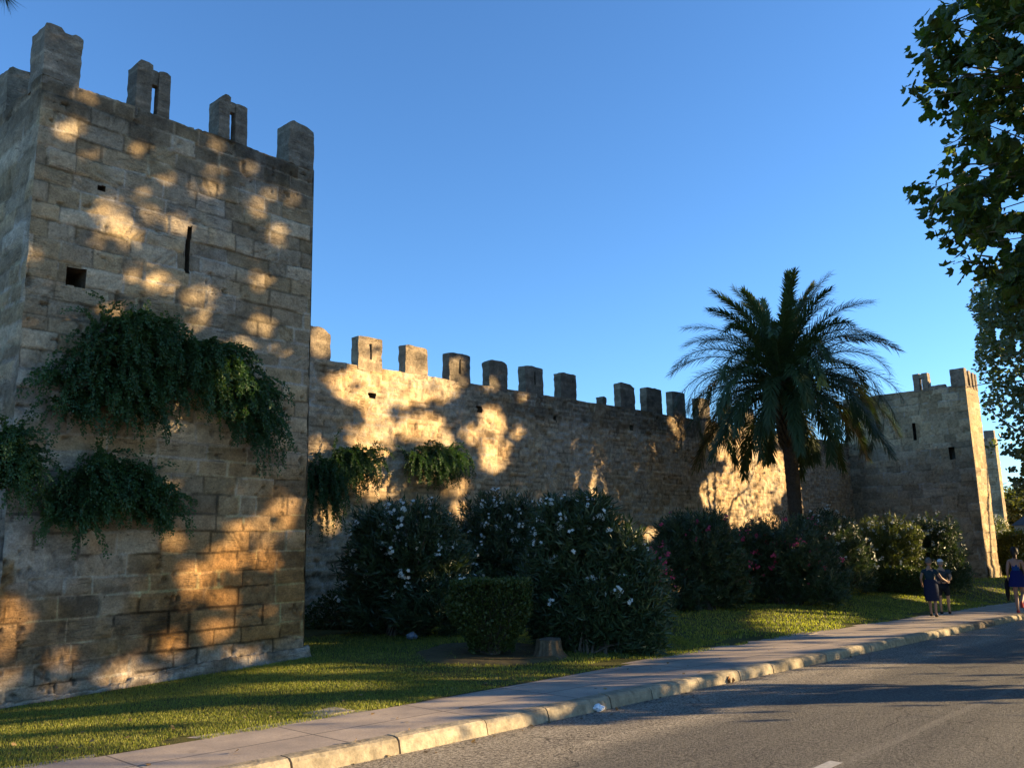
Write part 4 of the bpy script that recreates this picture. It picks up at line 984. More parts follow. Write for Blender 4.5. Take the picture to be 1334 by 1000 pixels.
# ------------------------------------------------------------------ broadleaf trees
def tree(name, label, cat, X, Y, zg, rad, z0, z1, ncl, per, leaf, mat, seed, tmpl=OVAL, group=None, filt=None, extra=None, cl_r=0.55, trunk_r=0.24, bark=(0.24, 0.21, 0.15), limbs=6, shade_leaves=0, sq=2.6, pale=0.0, hide_fn=None, loose=None, tw=None):
    r = np.random.default_rng(seed)
    t_ = empty(name, (X, Y, zg), label, cat, group)
    c = np.array([X, Y, (z0 + z1) / 2]); ax = np.array([rad, rad, (z1 - z0) / 2])
    Cs = []
    while len(Cs) < ncl:
        v = r.uniform(-1, 1, 3); e = (np.abs(v[:2]) ** 2).sum() ** (sq / 2) + abs(v[2]) ** sq
        if e > 1 or (e < 0.25 and r.random() < 0.5): continue
        Cs.append(c + v * ax)
    Cs = np.array(Cs)
    P = np.repeat(Cs, per, 0) + r.normal(0, 1, (ncl * per, 3)) * np.array([cl_r, cl_r, cl_r * 0.62])
    if extra is not None: P = np.concatenate([P, extra])
    if shade_leaves:
        sp = np.array([X, Y, zg]) + np.stack([r.uniform(-1.9, 1.5, shade_leaves), r.uniform(-0.9, 0.9, shade_leaves), r.uniform(0.2, 3.6, shade_leaves)], 1); P = np.concatenate([P, sp])  # loose leaves added low round the trunk to shade road and kerb
    if filt is not None: P = P[filt(P)]
    if loose is not None: P = np.concatenate([P, loose[keep_for_shade(loose)]])
    n = len(P); ls = leaf * r.uniform(0.6, 1.25, n)
    out = (P - c) / ax; nrm = out * 0.5 + np.array([0, 0, 0.8]) + r.normal(0, 0.55, (n, 3)); nrm /= np.linalg.norm(nrm, axis=1, keepdims=True)
    d = np.cross(nrm, r.normal(size=(n, 3))); d[:, 2] -= 0.35
    d /= np.linalg.norm(d, axis=1, keepdims=True)
    scatter('crown', tmpl[0], tmpl[1], P - d * (ls * 0.5)[:, None], frames(d, nrm), ls, mat, t_, np.clip(r.random(n) * 0.75 + 0.35 * vnoise(P[:, 0] * 0.9, P[:, 2] * 0.9, seed) - 0.05, 0, 1))
    mb = MB(); k0 = np.array([X, Y, zg - 0.1]); fork = np.array([X + r.normal(0, .2), Y + r.normal(0, .2), z0 + 0.1 * (z1 - z0)])
    bend = r.normal(0, 0.05, 2)
    pts = [k0 + (fork - k0) * s + np.array([bend[0], bend[1], 0]) * sin(s * pi) for s in np.linspace(0, 1, 9)]
    mb.tube(pts, [trunk_r * (1.35 if i == 0 else 1.08 - 0.035 * i) for i in range(9)], 14, bark)
    for i in range(limbs):
        a = 2 * pi * i / limbs + r.uniform(-.4, .4); e = r.uniform(0.2, 0.95)
        tip = np.array([X + cos(a) * rad * 0.8 * (1 - 0.5 * e), Y + sin(a) * rad * 0.8 * (1 - 0.5 * e), z0 + (z1 - z0) * (0.25 + 0.65 * e)])
        if filt is not None and hide_fn is not None and hide_fn(tip): continue
        m1 = fork + (tip - fork) * 0.45 + np.array([0, 0, 0.5]) ; mb.tube([fork - np.array([0, 0, .15]), (fork + m1) / 2 + r.normal(0, .1, 3), m1, (m1 + tip) / 2 + r.normal(0, .15, 3), tip], [trunk_r * .6, trunk_r * .48, trunk_r * .36, trunk_r * .22, 0.02], 8, bark)
        for j in range(3):
            q = m1 + (tip - m1) * r.uniform(0.1, 0.8); w = q + r.normal(0, 1.0, 3) * np.array([1, 1, .6])
            mb.tube([q, (q + w) / 2 + r.normal(0, .08, 3), w], [trunk_r * .2, trunk_r * .13, 0.01], 5, bark)
    if tw is not None:
        for q in tw[::26]:
            h = q + np.array([0.9, -1.0, 0.1]) + r.normal(0, 0.45, 3); mb.tube([h, (h + q) / 2 + r.normal(0, .05, 3), q], [0.022, 0.014, 0.005], 5, bark)
    mb.build('trunk', BARK, t_, True)
    return t_
# silhouette of the nearest plane's crown as it reaches over the road
BY = np.array([-60, 0, 20, 50, 60, 80, 100, 128, 140, 150, 165, 180, 195, 205, 215, 225, 240, 250, 270, 290, 310, 330, 345, 355, 380, 400, 420, 640])
BX = np.array([1250, 1238, 1216, 1211, 1208, 1205, 1205, 1200, 1208, 1226, 1240, 1250, 1242, 1232, 1232, 1246, 1224, 1214, 1214, 1224, 1238, 1250, 1258, 1282, 1292, 1306, 1326, 1345])
def clip_near(P):
    px, py = proj(P); bx = np.interp(py, BY, BX)
    rag = 62 * np.clip(fbm(px / 20, py / 20, 51, 3) - 0.34, 0, 1) * 2.0
    inside = (px > bx + rag + 3 * rng.normal(size=len(P))) | (py < -60) | (py > 1040) | (px < -900)
    gap = (fbm(px / 24, py / 24, 33, 4) < 0.405) & (px > 1100) & (px < 1345)
    return keep_for_shade(P) & ~gap & (inside | (px > 1400)) & ~((py > 400) & (px < 1345) & (px > 0) & (py < 900))
SPR = [(1193, 128, 7), (1201, 134, 8), (1207, 100, 10), (1205, 76, 9), (1216, 36, 8), (1224, 22, 9), (1240, 6, 9), (1226, 208, 9), (1198, 242, 5), (1205, 252, 8), (1210, 262, 10), (1216, 280, 11), (1236, 214, 10), (1232, 306, 11),
       (1248, 338, 9), (1258, 346, 6), (1250, 320, 12), (1218, 60, 12), (1222, 90, 16), (1225, 120, 16), (1240, 150, 12), (1242, 60, 18), (1240, 90, 20), (1250, 120, 20), (1240, 265, 18), (1228, 262, 14), (1255, 200, 14), (1260, 170, 14), (1225, 45, 10), (1262, 285, 20), (1270, 320, 18), (1285, 350, 18), (1310, 385, 14)]
ex = []; spray = []
for (px, py, n_) in SPR:
    dd = ray(px, py); c_ = CAM + dd * rng.uniform(16.0, 17.5)
    spray.append(c_ + rng.normal(0, 1, (n_ * 2 + 3, 3)) * np.array([0.15, 0.15, 0.14]))
# fill behind the outline so the crown reads dense
for k in range(900):
    py = rng.uniform(-80, 400); px = rng.uniform(np.interp(py, BY, BX) + 6, 1420); c_ = CAM + ray(px, py) * rng.uniform(15.8, 19.5)
    if rng.random() < 0.30 + 0.5 * (vnoise(px / 28, py / 28, 19) > 0.42): ex.append(c_ + rng.normal(0, 0.22, (15, 3)))
ex = np.concatenate(ex); spray = np.concatenate(spray)
GP = 'plane trees lining the far side of the road'
tree('plane_tree', 'big-leaved plane tree whose dark foliage hangs into the upper right corner', 'tree', 17.6, -1.3, float(rz(17.6)), 6.0, 3.2, 14.6, 760, 40, 0.20, PLANE_LEAF, 61, STAR, GP, clip_near, ex, 0.5, 0.27, shade_leaves=2600, loose=spray, tw=spray)
def clip_frame(P):
    px, py = proj(P); inside = (px > -20) & (px < 1350) & (py > -20) & (py < 1020)
    return keep_for_shade(P) & ~inside
def clip_frame_tower(P):  # also cuts leaves that would shade the far tower and far oleander
    t = (12.28 - P[:, 1]) / -SUN[1]; Q = P - SUN * t[:, None]
    lit = (Q[:, 0] > 49.6) & (Q[:, 0] < 53) & (Q[:, 2] > -1)
    t = (13.6 - P[:, 1]) / -SUN[1]; Q = P - SUN * t[:, None]
    lit |= (Q[:, 0] > 55) & (Q[:, 0] < 60) & (Q[:, 2] > 0.3)
    return clip_frame(P) & ~lit
for i, (tx, ty, lab) in enumerate(((28.0, -1.6, 'plane tree across the road, second from the camera, outside the frame'), (38.0, -1.4, 'plane tree across the road, third from the camera, outside the frame'),
        (48.0, -1.7, 'plane tree across the road, fourth from the camera, outside the frame'), (58.0, -1.8, 'plane tree across the road, fifth from the camera, outside the frame'), (68.0, -2.2, 'farthest plane tree across the road, outside the frame'))):
    tree('plane_tree', lab, 'tree', tx, ty, float(rz(tx)), 6.0, 1.5 + float(rz(tx)), 15.3, 1050, 30, 0.29, PLANE_LEAF, 70 + i, OVAL, GP, clip_frame if tx < 55 else clip_frame_tower, None, 0.6, 0.24, shade_leaves=160 if tx < 30 else 0, sq=3.4)
# paler tree farther along the pavement
BY2 = np.array([300, 330, 357, 372, 382, 400, 410, 430, 440, 460, 480, 500, 530, 540, 550, 560, 575, 590, 600, 620, 640, 700])
BX2 = np.array([1300, 1290, 1276, 1270, 1268, 1264, 1270, 1280, 1274, 1271, 1272, 1284, 1280, 1280, 1294, 1304, 1292, 1292, 1312, 1316, 1322, 1340])
def clip_far(P):
    px, py = proj(P); bx = np.interp(py, BY2, BX2)
    ok = (px > bx + 3 * rng.normal(size=len(P))) & (py < 640 + 12 * rng.normal(size=len(P)))
    gap = (px > 1292) & (px < 1330) & (py > 592) & (py < 622) & (vnoise(px / 9, py / 9, 23) > 0.25)
    Q = P; lit = clip_frame_tower(P + np.array([0, 0, 0])) | (px < 1400)
    return ok & ~gap & keep_for_shade(P) & (vnoise(px / 13, py / 13, 24) > 0.15)
tree('plane_tree', 'paler airy tree at the right edge, below the big dark leaves, beside the far tower', 'tree', 45.5, 7.3, float(rz(45.5)) + .13, 4.9, 3.2, 14.2, 1900, 30, 0.205, PALE_LEAF, 81, OVAL, None, clip_far, None, 0.45, 0.2)
q = onX(1328, 640, 100.0)
GF = 'sunlit trees far beyond the towers'
for i, (px, X, z1, rr, lab) in enumerate(((1318, 92, 5.3, 3.0, 'yellow-green sunlit tree just right of the distant narrow tower'), (1340, 98, 6.2, 3.6, 'yellow-green tree at the far right edge behind the grey roof'), (1303, 120, 5.0, 4.0, 'far yellow-green tree partly hidden behind the distant narrow tower'))):
    q = onX(px, 650, float(X)); tree('far_tree', lab, 'tree', X, q[1], -1.6, rr, -0.2, z1, 260, 22, 0.36, FAR_LEAF, 85 + i, OVAL, GF, None, None, 0.5, 0.2)
# low grey-roofed house showing a corner beyond the shrubs
q0 = onX(1316, 672, 80.0); q1 = onX(1350, 672, 80.0)
hs = empty('low_house', (81, q0[1], -1.6), 'low house with grey roof half hidden beyond the far sunlit oleander', 'house')
mb = MB(); yA, yB = min(q0[1], q1[1]) - 3, max(q0[1], q1[1]) - 0.15
ze = float(onX(1330, 684, 80.0)[2]); zr = float(onX(1330, 668, 80.0)[2])
mb.box(80.2, 86, yA, yB, -1.8, ze, (0.30, 0.24, 0.18)); mb.build('wall', KERB, hs)
mb = MB(); mb.add([(80, yA - .2, ze + .003), (86.2, yA - .2, ze + .003), (86.2, yB + .2, ze + .003), (80, yB + .2, ze + .003), (82, yA + 1, zr), (84, yA + 1, zr), (84, yB - .7, zr), (82, yB - .7, zr)],
                  [(0, 1, 5, 4), (1, 2, 6, 5), (2, 3, 7, 6), (3, 0, 4, 7), (4, 5, 6, 7), (3, 2, 1, 0)], (0.07, 0.06, 0.055)); mb.build('roof', KERB, hs)

# pine whose needle tip dips into the top left corner
tp = CAM + ray(5, -4) * 6.5; pr_ = np.array([-1.6, 8.6, 0.12])
pine = empty('pine_tree', tuple(pr_), 'pine tree reaching a drooping needle tip into the top left corner', 'tree')
mb = MB(); r = np.random.default_rng(91)
mb.tube([pr_ - [0, 0, .2], pr_ + [.1, 0, 3], pr_ + [0, .1, 6], pr_ + [.05, 0, 9.5]], [.22, .18, .13, .05], 12, (0.13, 0.09, 0.065))
tips = [tp + np.array([0, 0, 0.02])]
for k in range(16):
    a = r.uniform(0, 2 * pi); zz = r.uniform(5.5, 9.5); tips.append(pr_ + np.array([cos(a) * r.uniform(.8, 2.0), sin(a) * r.uniform(.8, 2.0), zz]))
Pn = []; Dn = []
for i, tpp in enumerate(tips):
    base = pr_ + np.array([0, 0, min(9, tpp[2] - 0.2 + (0.6 if i == 0 else 0))]); m_ = (base + tpp) / 2 + np.array([0, 0, .45])
    mb.tube([base, m_, tpp + (tpp - m_) * -0.05, tpp], [.06, .035, .012, .005], 6, (0.13, 0.09, 0.065))
    for j in range(9 if i else 12):
        s = r.uniform(0.5, 1.0) if (i or j) else 1.0
        if i == 0 and j > 1: s = r.uniform(0.5, 0.93)
        c_ = m_ + (tpp - m_) * (2 * s - 1) + (r.normal(0, .08, 3) if i else 0)
        if i == 0 and j == 1: c_ = c_ + np.array([-0.12, 0.05, 0.10])
        for q_ in range(40):
            Pn.append(c_); v = (r.normal(size=3) + ((tpp - m_) / np.linalg.norm(tpp - m_)) * 0.7 + np.array([0, 0, -0.9])) if i else (0.35 * r.normal(size=3) + R0 * 0.4 + np.array([0, 0, -1.0])); Dn.append(v)
mb.build('trunk', BARK, pine, True)
Pn = np.array(Pn); Dn = np.array(Dn); px, py = proj(Pn + 0.13 * Dn / np.linalg.norm(Dn, axis=1, keepdims=True)); ok = ~((px > 34) & (px < 1340) & (py > -5) & (py < 1010)) & ~((px > -5) & (py > 26) & (py < 1010) & (px < 1340))
scatter('needles', [(0, -.018, 0), (0, .018, 0), (1, 0, 0)], [(0, 1, 2)], Pn[ok], frames(Dn[ok]), np.full(ok.sum(), 0.14), PINE_LEAF, pine)

# ------------------------------------------------------------------ small things on the ground
sp = gpt(716, 855); st = empty('tree_stump', tuple(sp), 'cut tree stump beside the tallest oleander, its right half catching sun', 'stump')
nth = 48; hs_ = [(-0.05, 0.36), (0.0, 0.30), (0.05, 0.245), (0.12, 0.215), (0.20, 0.205), (0.265, 0.20), (0.275, 0.19)]
A = np.linspace(0, 2 * pi, nth + 1)[:-1]; V = []; Cc = []
for k, (hz, rd) in enumerate(hs_):
    fl = 1 + 0.28 * (fbm(np.cos(A) * 2.5 + 3, np.sin(A) * 2.5 + 3, 66, 3) - 0.5) * (2.2 - 1.2 * k / 6) + 0.06 * (fbm(np.cos(A) * 14 + 30, np.sin(A) * 14 + hz * 2 + 30, 67, 3) - 0.5)
    V.append(np.stack([sp[0] + rd * fl * np.cos(A), sp[1] + rd * fl * np.sin(A), sp[2] + hz + 0.03 * (fbm(np.cos(A) + 4, np.sin(A) + 4, 68, 2) - .5) * (k > 3)], -1))
    Cc.append(np.array([0.13, 0.095, 0.06]) * (0.5 + fbm(np.cos(A) * 9 + 11, np.sin(A) * 9 + hz * 6 + 11, 69, 3))[:, None])
V = np.array(V); Cc = np.array(Cc); i = np.arange(len(hs_) * nth).reshape(len(hs_), nth)
F = np.stack([i[:-1], np.roll(i[:-1], -1, 1), np.roll(i[1:], -1, 1), i[1:]], -1).reshape(-1, 4)
npmesh('bark', V.reshape(-1, 3), F, BARK, st, False, None, Cc.reshape(-1, 3))
mb = MB(); top = V[-1]; cen = top.mean(0) + [0, 0, .004]; vv = [tuple(cen)] + [tuple(p + [0, 0, .002]) for p in top]; mb.add(vv, [(0, 1 + k, 1 + (k + 1) % nth) for k in range(nth)], (0.17, 0.13, 0.09)); mb.build('cut_face', BARK, st)

def crumple(name, label, cat, P, size, c, seed, flat=0.6, mat=None):
    r = np.random.default_rng(seed); bm = bmesh.new(); bmesh.ops.create_icosphere(bm, subdivisions=3, radius=1)
    for v in bm.verts:
        a = np.array(v.co); k = 0.55 + 0.9 * fbm(a[0] * 2 + 7 + seed, a[1] * 2 + a[2] * 1.7 + 7, seed, 3) * r.uniform(0.85, 1.15)
        v.co = Vector((a[0] * size * k * 1.15, a[1] * size * k, a[2] * size * k * flat))
    zmin = min(v.co.z for v in bm.verts)
    for v in bm.verts: v.co += Vector((P[0], P[1], P[2] - zmin - 0.004))
    me = bpy.data.meshes.new(name); bm.to_mesh(me); bm.free(); o = link(name, me, mat or plain(name + '_surface', c, 0.7, 30, 0.1)); return tag(o, label, cat)
crumple('crumpled_paper', 'crumpled white paper lying on the road close to the kerb', 'litter', rpt(780, 926), 0.062, (0.75, 0.76, 0.78), 3)
crumple('plastic_bag', 'pale bluish crumpled bag lying on the grass under the white oleander', 'litter', gpt(537, 833) , 0.085, (0.17, 0.21, 0.26), 5, 0.8)
# curled dry leaf propped on the gutter
P0 = rpt(952, 889); mb = MB(); r = np.random.default_rng(8)
for k in range(4):
    a = r.uniform(0, 2 * pi); u_ = np.array([cos(a), sin(a), 0]); w_ = np.array([-sin(a), cos(a), 0]); L = 0.095 * r.uniform(.7, 1.1)
    q = P0 + u_ * 0.01 * k - np.array([0, 0, .003]); mb.add([q - w_ * .012, q + w_ * .012, q + w_ * .045 + u_ * .03 + [0, 0, L * .5], q + u_ * .012 + [0, 0, L], q - w_ * .04 + u_ * .035 + [0, 0, L * .55], q + [0, 0, L * .5]], [(0, 1, 5), (1, 2, 5), (2, 3, 5), (3, 4, 5), (4, 0, 5)], (0.42, 0.18, 0.05))
tag(mb.build('dry_leaf', col_material('dry_leaf_surface', 0.7)), 'curled rust brown dry leaf standing in the gutter against the kerb', 'leaf')

r = np.random.default_rng(77); n = 420
fx = 2 + 40 * r.random(n) ** 1.6; wh = r.random(n); fy = np.where(wh < 0.45, 6.09 - np.abs(r.normal(0, 0.12, n)), np.where(wh < 0.62, r.uniform(6.2, 7.5, n), edgeY(fx) + np.abs(r.normal(0, 0.8, n)))); fz = np.where(wh < 0.45, rz(fx) + 0.008, np.where(wh < 0.62, rz(fx) + 0.142, lz(fx, fy) + 0.035))
Pf = np.stack([fx, fy, fz], 1); df = r.normal(size=(n, 3)) * np.array([1, 1, 0.25])
tag(scatter('fallen_leaves', OVAL[0], OVAL[1], Pf, frames(df, np.tile([0, 0, 1.0], (n, 1)) + 0.3 * r.normal(size=(n, 3))), r.uniform(0.02, 0.055, n), leaf_material('fallen_leaf', (0.10, 0.06, 0.025), (0.26, 0.17, 0.07), 0.7, 0.1)), 'small dry fallen leaves scattered along the gutter, pavement and lawn edge', 'leaves', None, 'stuff')

# ------------------------------------------------------------------ people
SKINM = col_material('skin_and_hair', 0.6, 40, 0.08, 0.05, 0.003, 0.3)
CLOTH = col_material('cloth', 0.9, 55, 0.18, 0.35, 0.006, 0.1)
def skin_geo(J, E, sub=1):
    names = list(J); idx = {n: i for i, n in enumerate(names)}
    me = bpy.data.meshes.new('tmp'); me.from_pydata([J[n][0] for n in names], [(idx[a], idx[b]) for a, b in E], [])
    o = bpy.data.objects.new('tmp', me); COL.objects.link(o)
    md = o.modifiers.new('s', 'SKIN'); md.use_smooth_shade = True; md.branch_smoothing = 0.6
    for i, n in enumerate(names):
        rr = J[n][1]; me.skin_vertices[0].data[i].radius = rr if isinstance(rr, tuple) else (rr, rr)
        me.skin_vertices[0].data[i].use_root = (i == 0)
    if sub: o.modifiers.new('b', 'SUBSURF').levels = sub
    dg = bpy.context.evaluated_depsgraph_get(); ev = o.evaluated_get(dg); m2 = ev.to_mesh()
    V = np.array([tuple(v.co) for v in m2.vertices]); F = [tuple(p.vertices) for p in m2.polygons]
    ev.to_mesh_clear(); bpy.data.objects.remove(o); bpy.data.meshes.remove(me)
    return V, F
def xf(V, B, ang, s):
    V = np.asarray(V) * s; c, sn = cos(ang), sin(ang)
    return np.stack([V[:, 0] * c - V[:, 1] * sn + B[0], V[:, 0] * sn + V[:, 1] * c + B[1], V[:, 2] + B[2]], 1)
def ellipsoid(c, r, n=16, m=12):
    V = []; F = []
    for i in range(m + 1):
        th = pi * i / m
        for k in range(n):
            a = 2 * pi * k / n; V.append((c[0] + r[0] * sin(th) * cos(a), c[1] + r[1] * sin(th) * sin(a), c[2] + r[2] * cos(th)))
    for i in range(m):
        for k in range(n): F.append((i*n+k, (i+1)*n+k, (i+1)*n+(k+1) % n, i*n+(k+1) % n))
    return np.array(V), F
def head_geo(c):
    V, F = ellipsoid(c, (0.098, 0.077, 0.118), 20, 16)
    q = V - np.array(c)
    V[:, 0] += 0.026 * np.exp(-((q[:, 1] / 0.018) ** 2 + ((q[:, 2] + 0.012) / 0.030) ** 2)) * (q[:, 0] > 0)       # nose
    V[:, 0] -= 0.012 * np.exp(-(((np.abs(q[:, 1]) - 0.032) / 0.016) ** 2 + ((q[:, 2] - 0.012) / 0.014) ** 2)) * (q[:, 0] > 0)  # eye sockets
    V[:, 0] += 0.008 * np.exp(-((q[:, 1] / 0.028) ** 2 + ((q[:, 2] + 0.062) / 0.012) ** 2)) * (q[:, 0] > 0)       # lips
    V[:, 1] *= 1; V[:, 0] += np.where((q[:, 2] < -0.06) & (q[:, 0] > 0), 0.008, 0)
    V[:, 1] = c[1] + (V[:, 1] - c[1]) * np.where(q[:, 2] < -0.03, 1 + (q[:, 2] + 0.03) * 2.2, 1)
    V[:, 1] += np.sign(q[:, 1]) * 0.016 * np.exp(-(((q[:, 0] + 0.005) / 0.018) ** 2 + ((q[:, 2] + 0.005) / 0.032) ** 2)) * (np.abs(q[:, 1]) > 0.05)   # ears
    return V, F
def hand_fingers(w, d, side, curl):
    """five tapered fingers from the palm end w, pointing along d"""
    d = np.array(d, float); d /= np.linalg.norm(d); s = np.array(side, float); s -= d * (s @ d); s /= np.linalg.norm(s); n = np.cross(d, s); mb = MB()
    for k, L in enumerate((0.070, 0.080, 0.075, 0.058)):
        b = np.array(w) + s * (0.030 - 0.020 * k); p1 = b + d * L * .45; p2 = p1 + (d * cos(curl) + n * sin(curl)) * L * .32; p3 = p2 + (d * cos(2 * curl) + n * sin(2 * curl)) * L * .25
        mb.tube([b - d * .015, p1, p2, p3], [.0095, .0088, .008, .0055], 7)
    b = np.array(w) - d * 0.055 + s * 0.030; p1 = b + (d * .6 + s * .8) * .035; mb.tube([b, p1, p1 + (d * .9 + s * .3) * .030], [.012, .010, .006], 7)
    return np.array(mb.v), mb.f
def build_person(label, B, ang, s, J, E, hand, clothes, hair, skin=(0.36, 0.22, 0.14), skin2=None, extras=()):
    t = empty('person', tuple(B), label, 'person')
    V, F = skin_geo(J, E); mb = MB(); mb.add(xf(V, B, ang, s), F, skin)
    hc = J['head'][0]; V, F = head_geo((hc[0], hc[1], hc[2])); mb.add(xf(V, B, ang, s), F, skin)
    for h in hand: V, F = hand_fingers(*h); mb.add(xf(V, B, ang, s), F, skin)
    mb.build('body', SKINM, t, True)
    for (nm, CJ, CE, c) in clothes:
        V, F = skin_geo(CJ, CE); mb = MB(); mb.add(xf(V, B, ang, s), F, c); mb.build(nm, CLOTH, t, True)
    for (nm, V, F, c) in list(hair) + list(extras):
        mb = MB(); mb.add(xf(V, B, ang, s), F, c); mb.build(nm, CLOTH if nm != 'hair' else SKINM, t, True)
    return t
def hair_cap(c, r, low=-0.03, front=0.055, seed=1):
    V, F = ellipsoid(c, r, 22, 18); q = V - np.array(c)
    keep = (q[:, 2] > low) & (q[:, 0] < front + 0.5 * np.maximum(q[:, 2] - 0.05, 0)) | (q[:, 2] > 0.075)
    V = V + (q / (np.linalg.norm(q, axis=1, keepdims=True) + 1e-9)) * (0.012 * (fbm(q[:, 1] * 40 + 9, q[:, 2] * 40 + q[:, 0] * 30 + 9, seed, 3) - .5))[:, None]
    return V, [f for f in F if all(keep[list(f)])]
def shoe(c, ang=0.0, L=0.25, w=0.045, h=0.07):
    V, F = ellipsoid((0, 0, 0), (L / 2, w, h), 14, 8); V[:, 2] = np.maximum(V[:, 2], -0.25 * h) * np.where(V[:, 0] > 0.02, 0.65, 1.0)
    V = np.stack([V[:, 0] * cos(ang) - V[:, 1] * sin(ang), V[:, 0] * sin(ang) + V[:, 1] * cos(ang), V[:, 2]], 1) + np.array(c); return V, F
def legs(lx, rx, lb=0.0, rb=0.0, w=0.085):
    """knee and ankle points of the left (lx) and right (rx) foot, in front of or behind the hip"""
    return {'hipL': ((0, w, .90), (.088, .088)), 'kneeL': ((lx * .55 + .03 + lb, w + .005, .50), (.056, .056)), 'calfL': ((lx * .75 + lb * .4, w, .34), (.053, .050)), 'ankL': ((lx, w, .09), (.036, .034)), 'toeL': ((lx + .13, w + .02, .035), (.036, .026)),
            'hipR': ((0, -w, .90), (.088, .088)), 'kneeR': ((rx * .55 + .03 + rb, -w - .005, .50), (.056, .056)), 'calfR': ((rx * .75 + rb * .4, -w, .34), (.053, .050)), 'ankR': ((rx, -w, .09), (.036, .034)), 'toeR': ((rx + .13, -w - .02, .035), (.036, .026))}
TOR = {'pelvis': ((0, 0, .95), (.135, .115)), 'waist': ((.0, 0, 1.12), (.125, .100)), 'chest': ((0, 0, 1.30), (.145, .110)), 'neckb': ((-.005, 0, 1.44), (.062, .062)), 'neck': ((.01, 0, 1.50), (.050, .050)), 'head': ((.025, 0, 1.60), (.06, .06))}
EB = [('pelvis', 'waist'), ('waist', 'chest'), ('chest', 'neckb'), ('neckb', 'neck'), ('neck', 'head'), ('pelvis', 'hipL'), ('hipL', 'kneeL'), ('kneeL', 'calfL'), ('calfL', 'ankL'), ('ankL', 'toeL'), ('pelvis', 'hipR'), ('hipR', 'kneeR'), ('kneeR', 'calfR'), ('calfR', 'ankR'), ('ankR', 'toeR'),
      ('chest', 'shL'), ('shL', 'elL'), ('elL', 'wrL'), ('wrL', 'haL'), ('chest', 'shR'), ('shR', 'elR'), ('elR', 'wrR'), ('wrR', 'haR')]
def arm(sd, sh, el, wr, ha): return {'sh' + sd: (sh, .055), 'el' + sd: (el, .041), 'wr' + sd: (wr, .028), 'ha' + sd: (ha, (.036, .022))}
def ringskirt(rings, n=26, seed=4):
    V = []; F = []
    for i, (z, rx, ry, cx) in enumerate(rings):
        for k in range(n):
            a = 2 * pi * k / n; w = 1 + 0.05 * sin(a * 7 + i) * (i / len(rings)); V.append((cx + rx * w * cos(a), ry * w * sin(a), z))
    for i in range(len(rings) - 1):
        for k in range(n): F.append((i*n+k, i*n+(k+1) % n, (i+1)*n+(k+1) % n, (i+1)*n+k))
    return np.array(V), F
def fat(J, ks, g, over=None):
    o = {}
    for k in ks:
        p, r_ = J[k]; r_ = r_ if isinstance(r_, tuple) else (r_, r_); o[k] = (p, (r_[0] + g, r_[1] + g))
    if over: o.update(over)
    return o
# elderly woman, arm round the man's back
A1 = 0.12
BW = rpt(1217, 803, 0.14); BW[2] = rz(BW[0]) + 0.135
J = dict(TOR); J.update(legs(0.10, -0.12)); J['pelvis'] = ((0, 0, .95), (.155, .135)); J['waist'] = ((0, 0, 1.12), (.15, .13)); J['chest'] = ((.02, 0, 1.29), (.155, .125))
J.update(arm('L', (-.01, .175, 1.36), (-.09, .24, 1.12), (.08, .26, .96), (.15, .26, .92))); J.update(arm('R', (-.01, -.175, 1.36), (-.02, -.30, 1.14), (.18, -.40, 1.04), (.24, -.42, 1.02)))
dress = fat(J, ['pelvis', 'waist', 'chest', 'neckb', 'shL', 'shR'], .022); dress['neckb'] = (J['neckb'][0], (.08, .08))
dress['slL'] = ((-.05, .205, 1.25), .060); dress['slR'] = ((-.08, -.215, 1.25), .060)
ED = [('pelvis', 'waist'), ('waist', 'chest'), ('chest', 'neckb'), ('chest', 'shL'), ('shL', 'slL'), ('chest', 'shR'), ('shR', 'slR')]
sk = ringskirt([(1.10, .155, .165, 0), (.98, .175, .19, 0), (.80, .185, .205, 0), (.60, .185, .20, 0), (.47, .18, .19, 0)])
build_person('elderly woman with short grey hair in dark dress, her arm across the man beside her', BW, A1, 0.90, J, EB, [((.27, -.43, 1.01), (.8, -.3, -.1), (0, 0, 1), .3), ((.18, .26, .90), (.8, 0, -.5), (0, -1, 0), .4)],
    [('dress', dress, ED, (0.022, 0.040, 0.050))], [('hair',) + hair_cap((.02, 0, 1.615), (.115, .095, .128), -.06) + ((0.13, 0.115, 0.10),)], (0.34, 0.20, 0.13),
    extras=[('skirt', sk[0], sk[1], (0.018, 0.024, 0.050))] + [('shoe',) + shoe((J['ankL'][0][0] + .05, .085, .035)) + ((0.03, 0.022, 0.02),), ('shoe',) + shoe((J['ankR'][0][0] + .05, -.085, .035)) + ((0.03, 0.022, 0.02),)])
# elderly man in cap, hand behind his back
BM = rpt(1232, 800, 0.14); BM[2] = lz(BM[0], BM[1]) + 0.012
J = dict(TOR); J.update(legs(-0.08, 0.12, w=.10)); J['pelvis'] = ((0, 0, .95), (.175, .15)); J['waist'] = ((.02, 0, 1.12), (.19, .165)); J['chest'] = ((0, 0, 1.29), (.20, .15))
J.update(arm('L', (-.02, .20, 1.37), (-.02, .27, 1.12), (.10, .26, .92), (.15, .25, .86))); J.update(arm('R', (-.02, -.205, 1.37), (-.14, -.30, 1.12), (-.19, -.10, .99), (-.20, -.02, 1.0)))
shirt = fat(J, ['pelvis', 'waist', 'chest', 'neckb', 'shL', 'shR'], .024); shirt['neckb'] = (J['neckb'][0], (.078, .078)); shirt['slL'] = ((-.02, .245, 1.20), .062); shirt['slR'] = ((-.085, -.26, 1.22), .062)
sh = fat(J, ['pelvis', 'hipL', 'hipR', 'kneeL', 'kneeR'], .026); sh['pelvis'] = (J['pelvis'][0], (.19, .165)); sh['kneeL'] = ((-.03, .105, .56), (.092, .092)); sh['kneeR'] = ((.08, -.105, .56), (.092, .092))
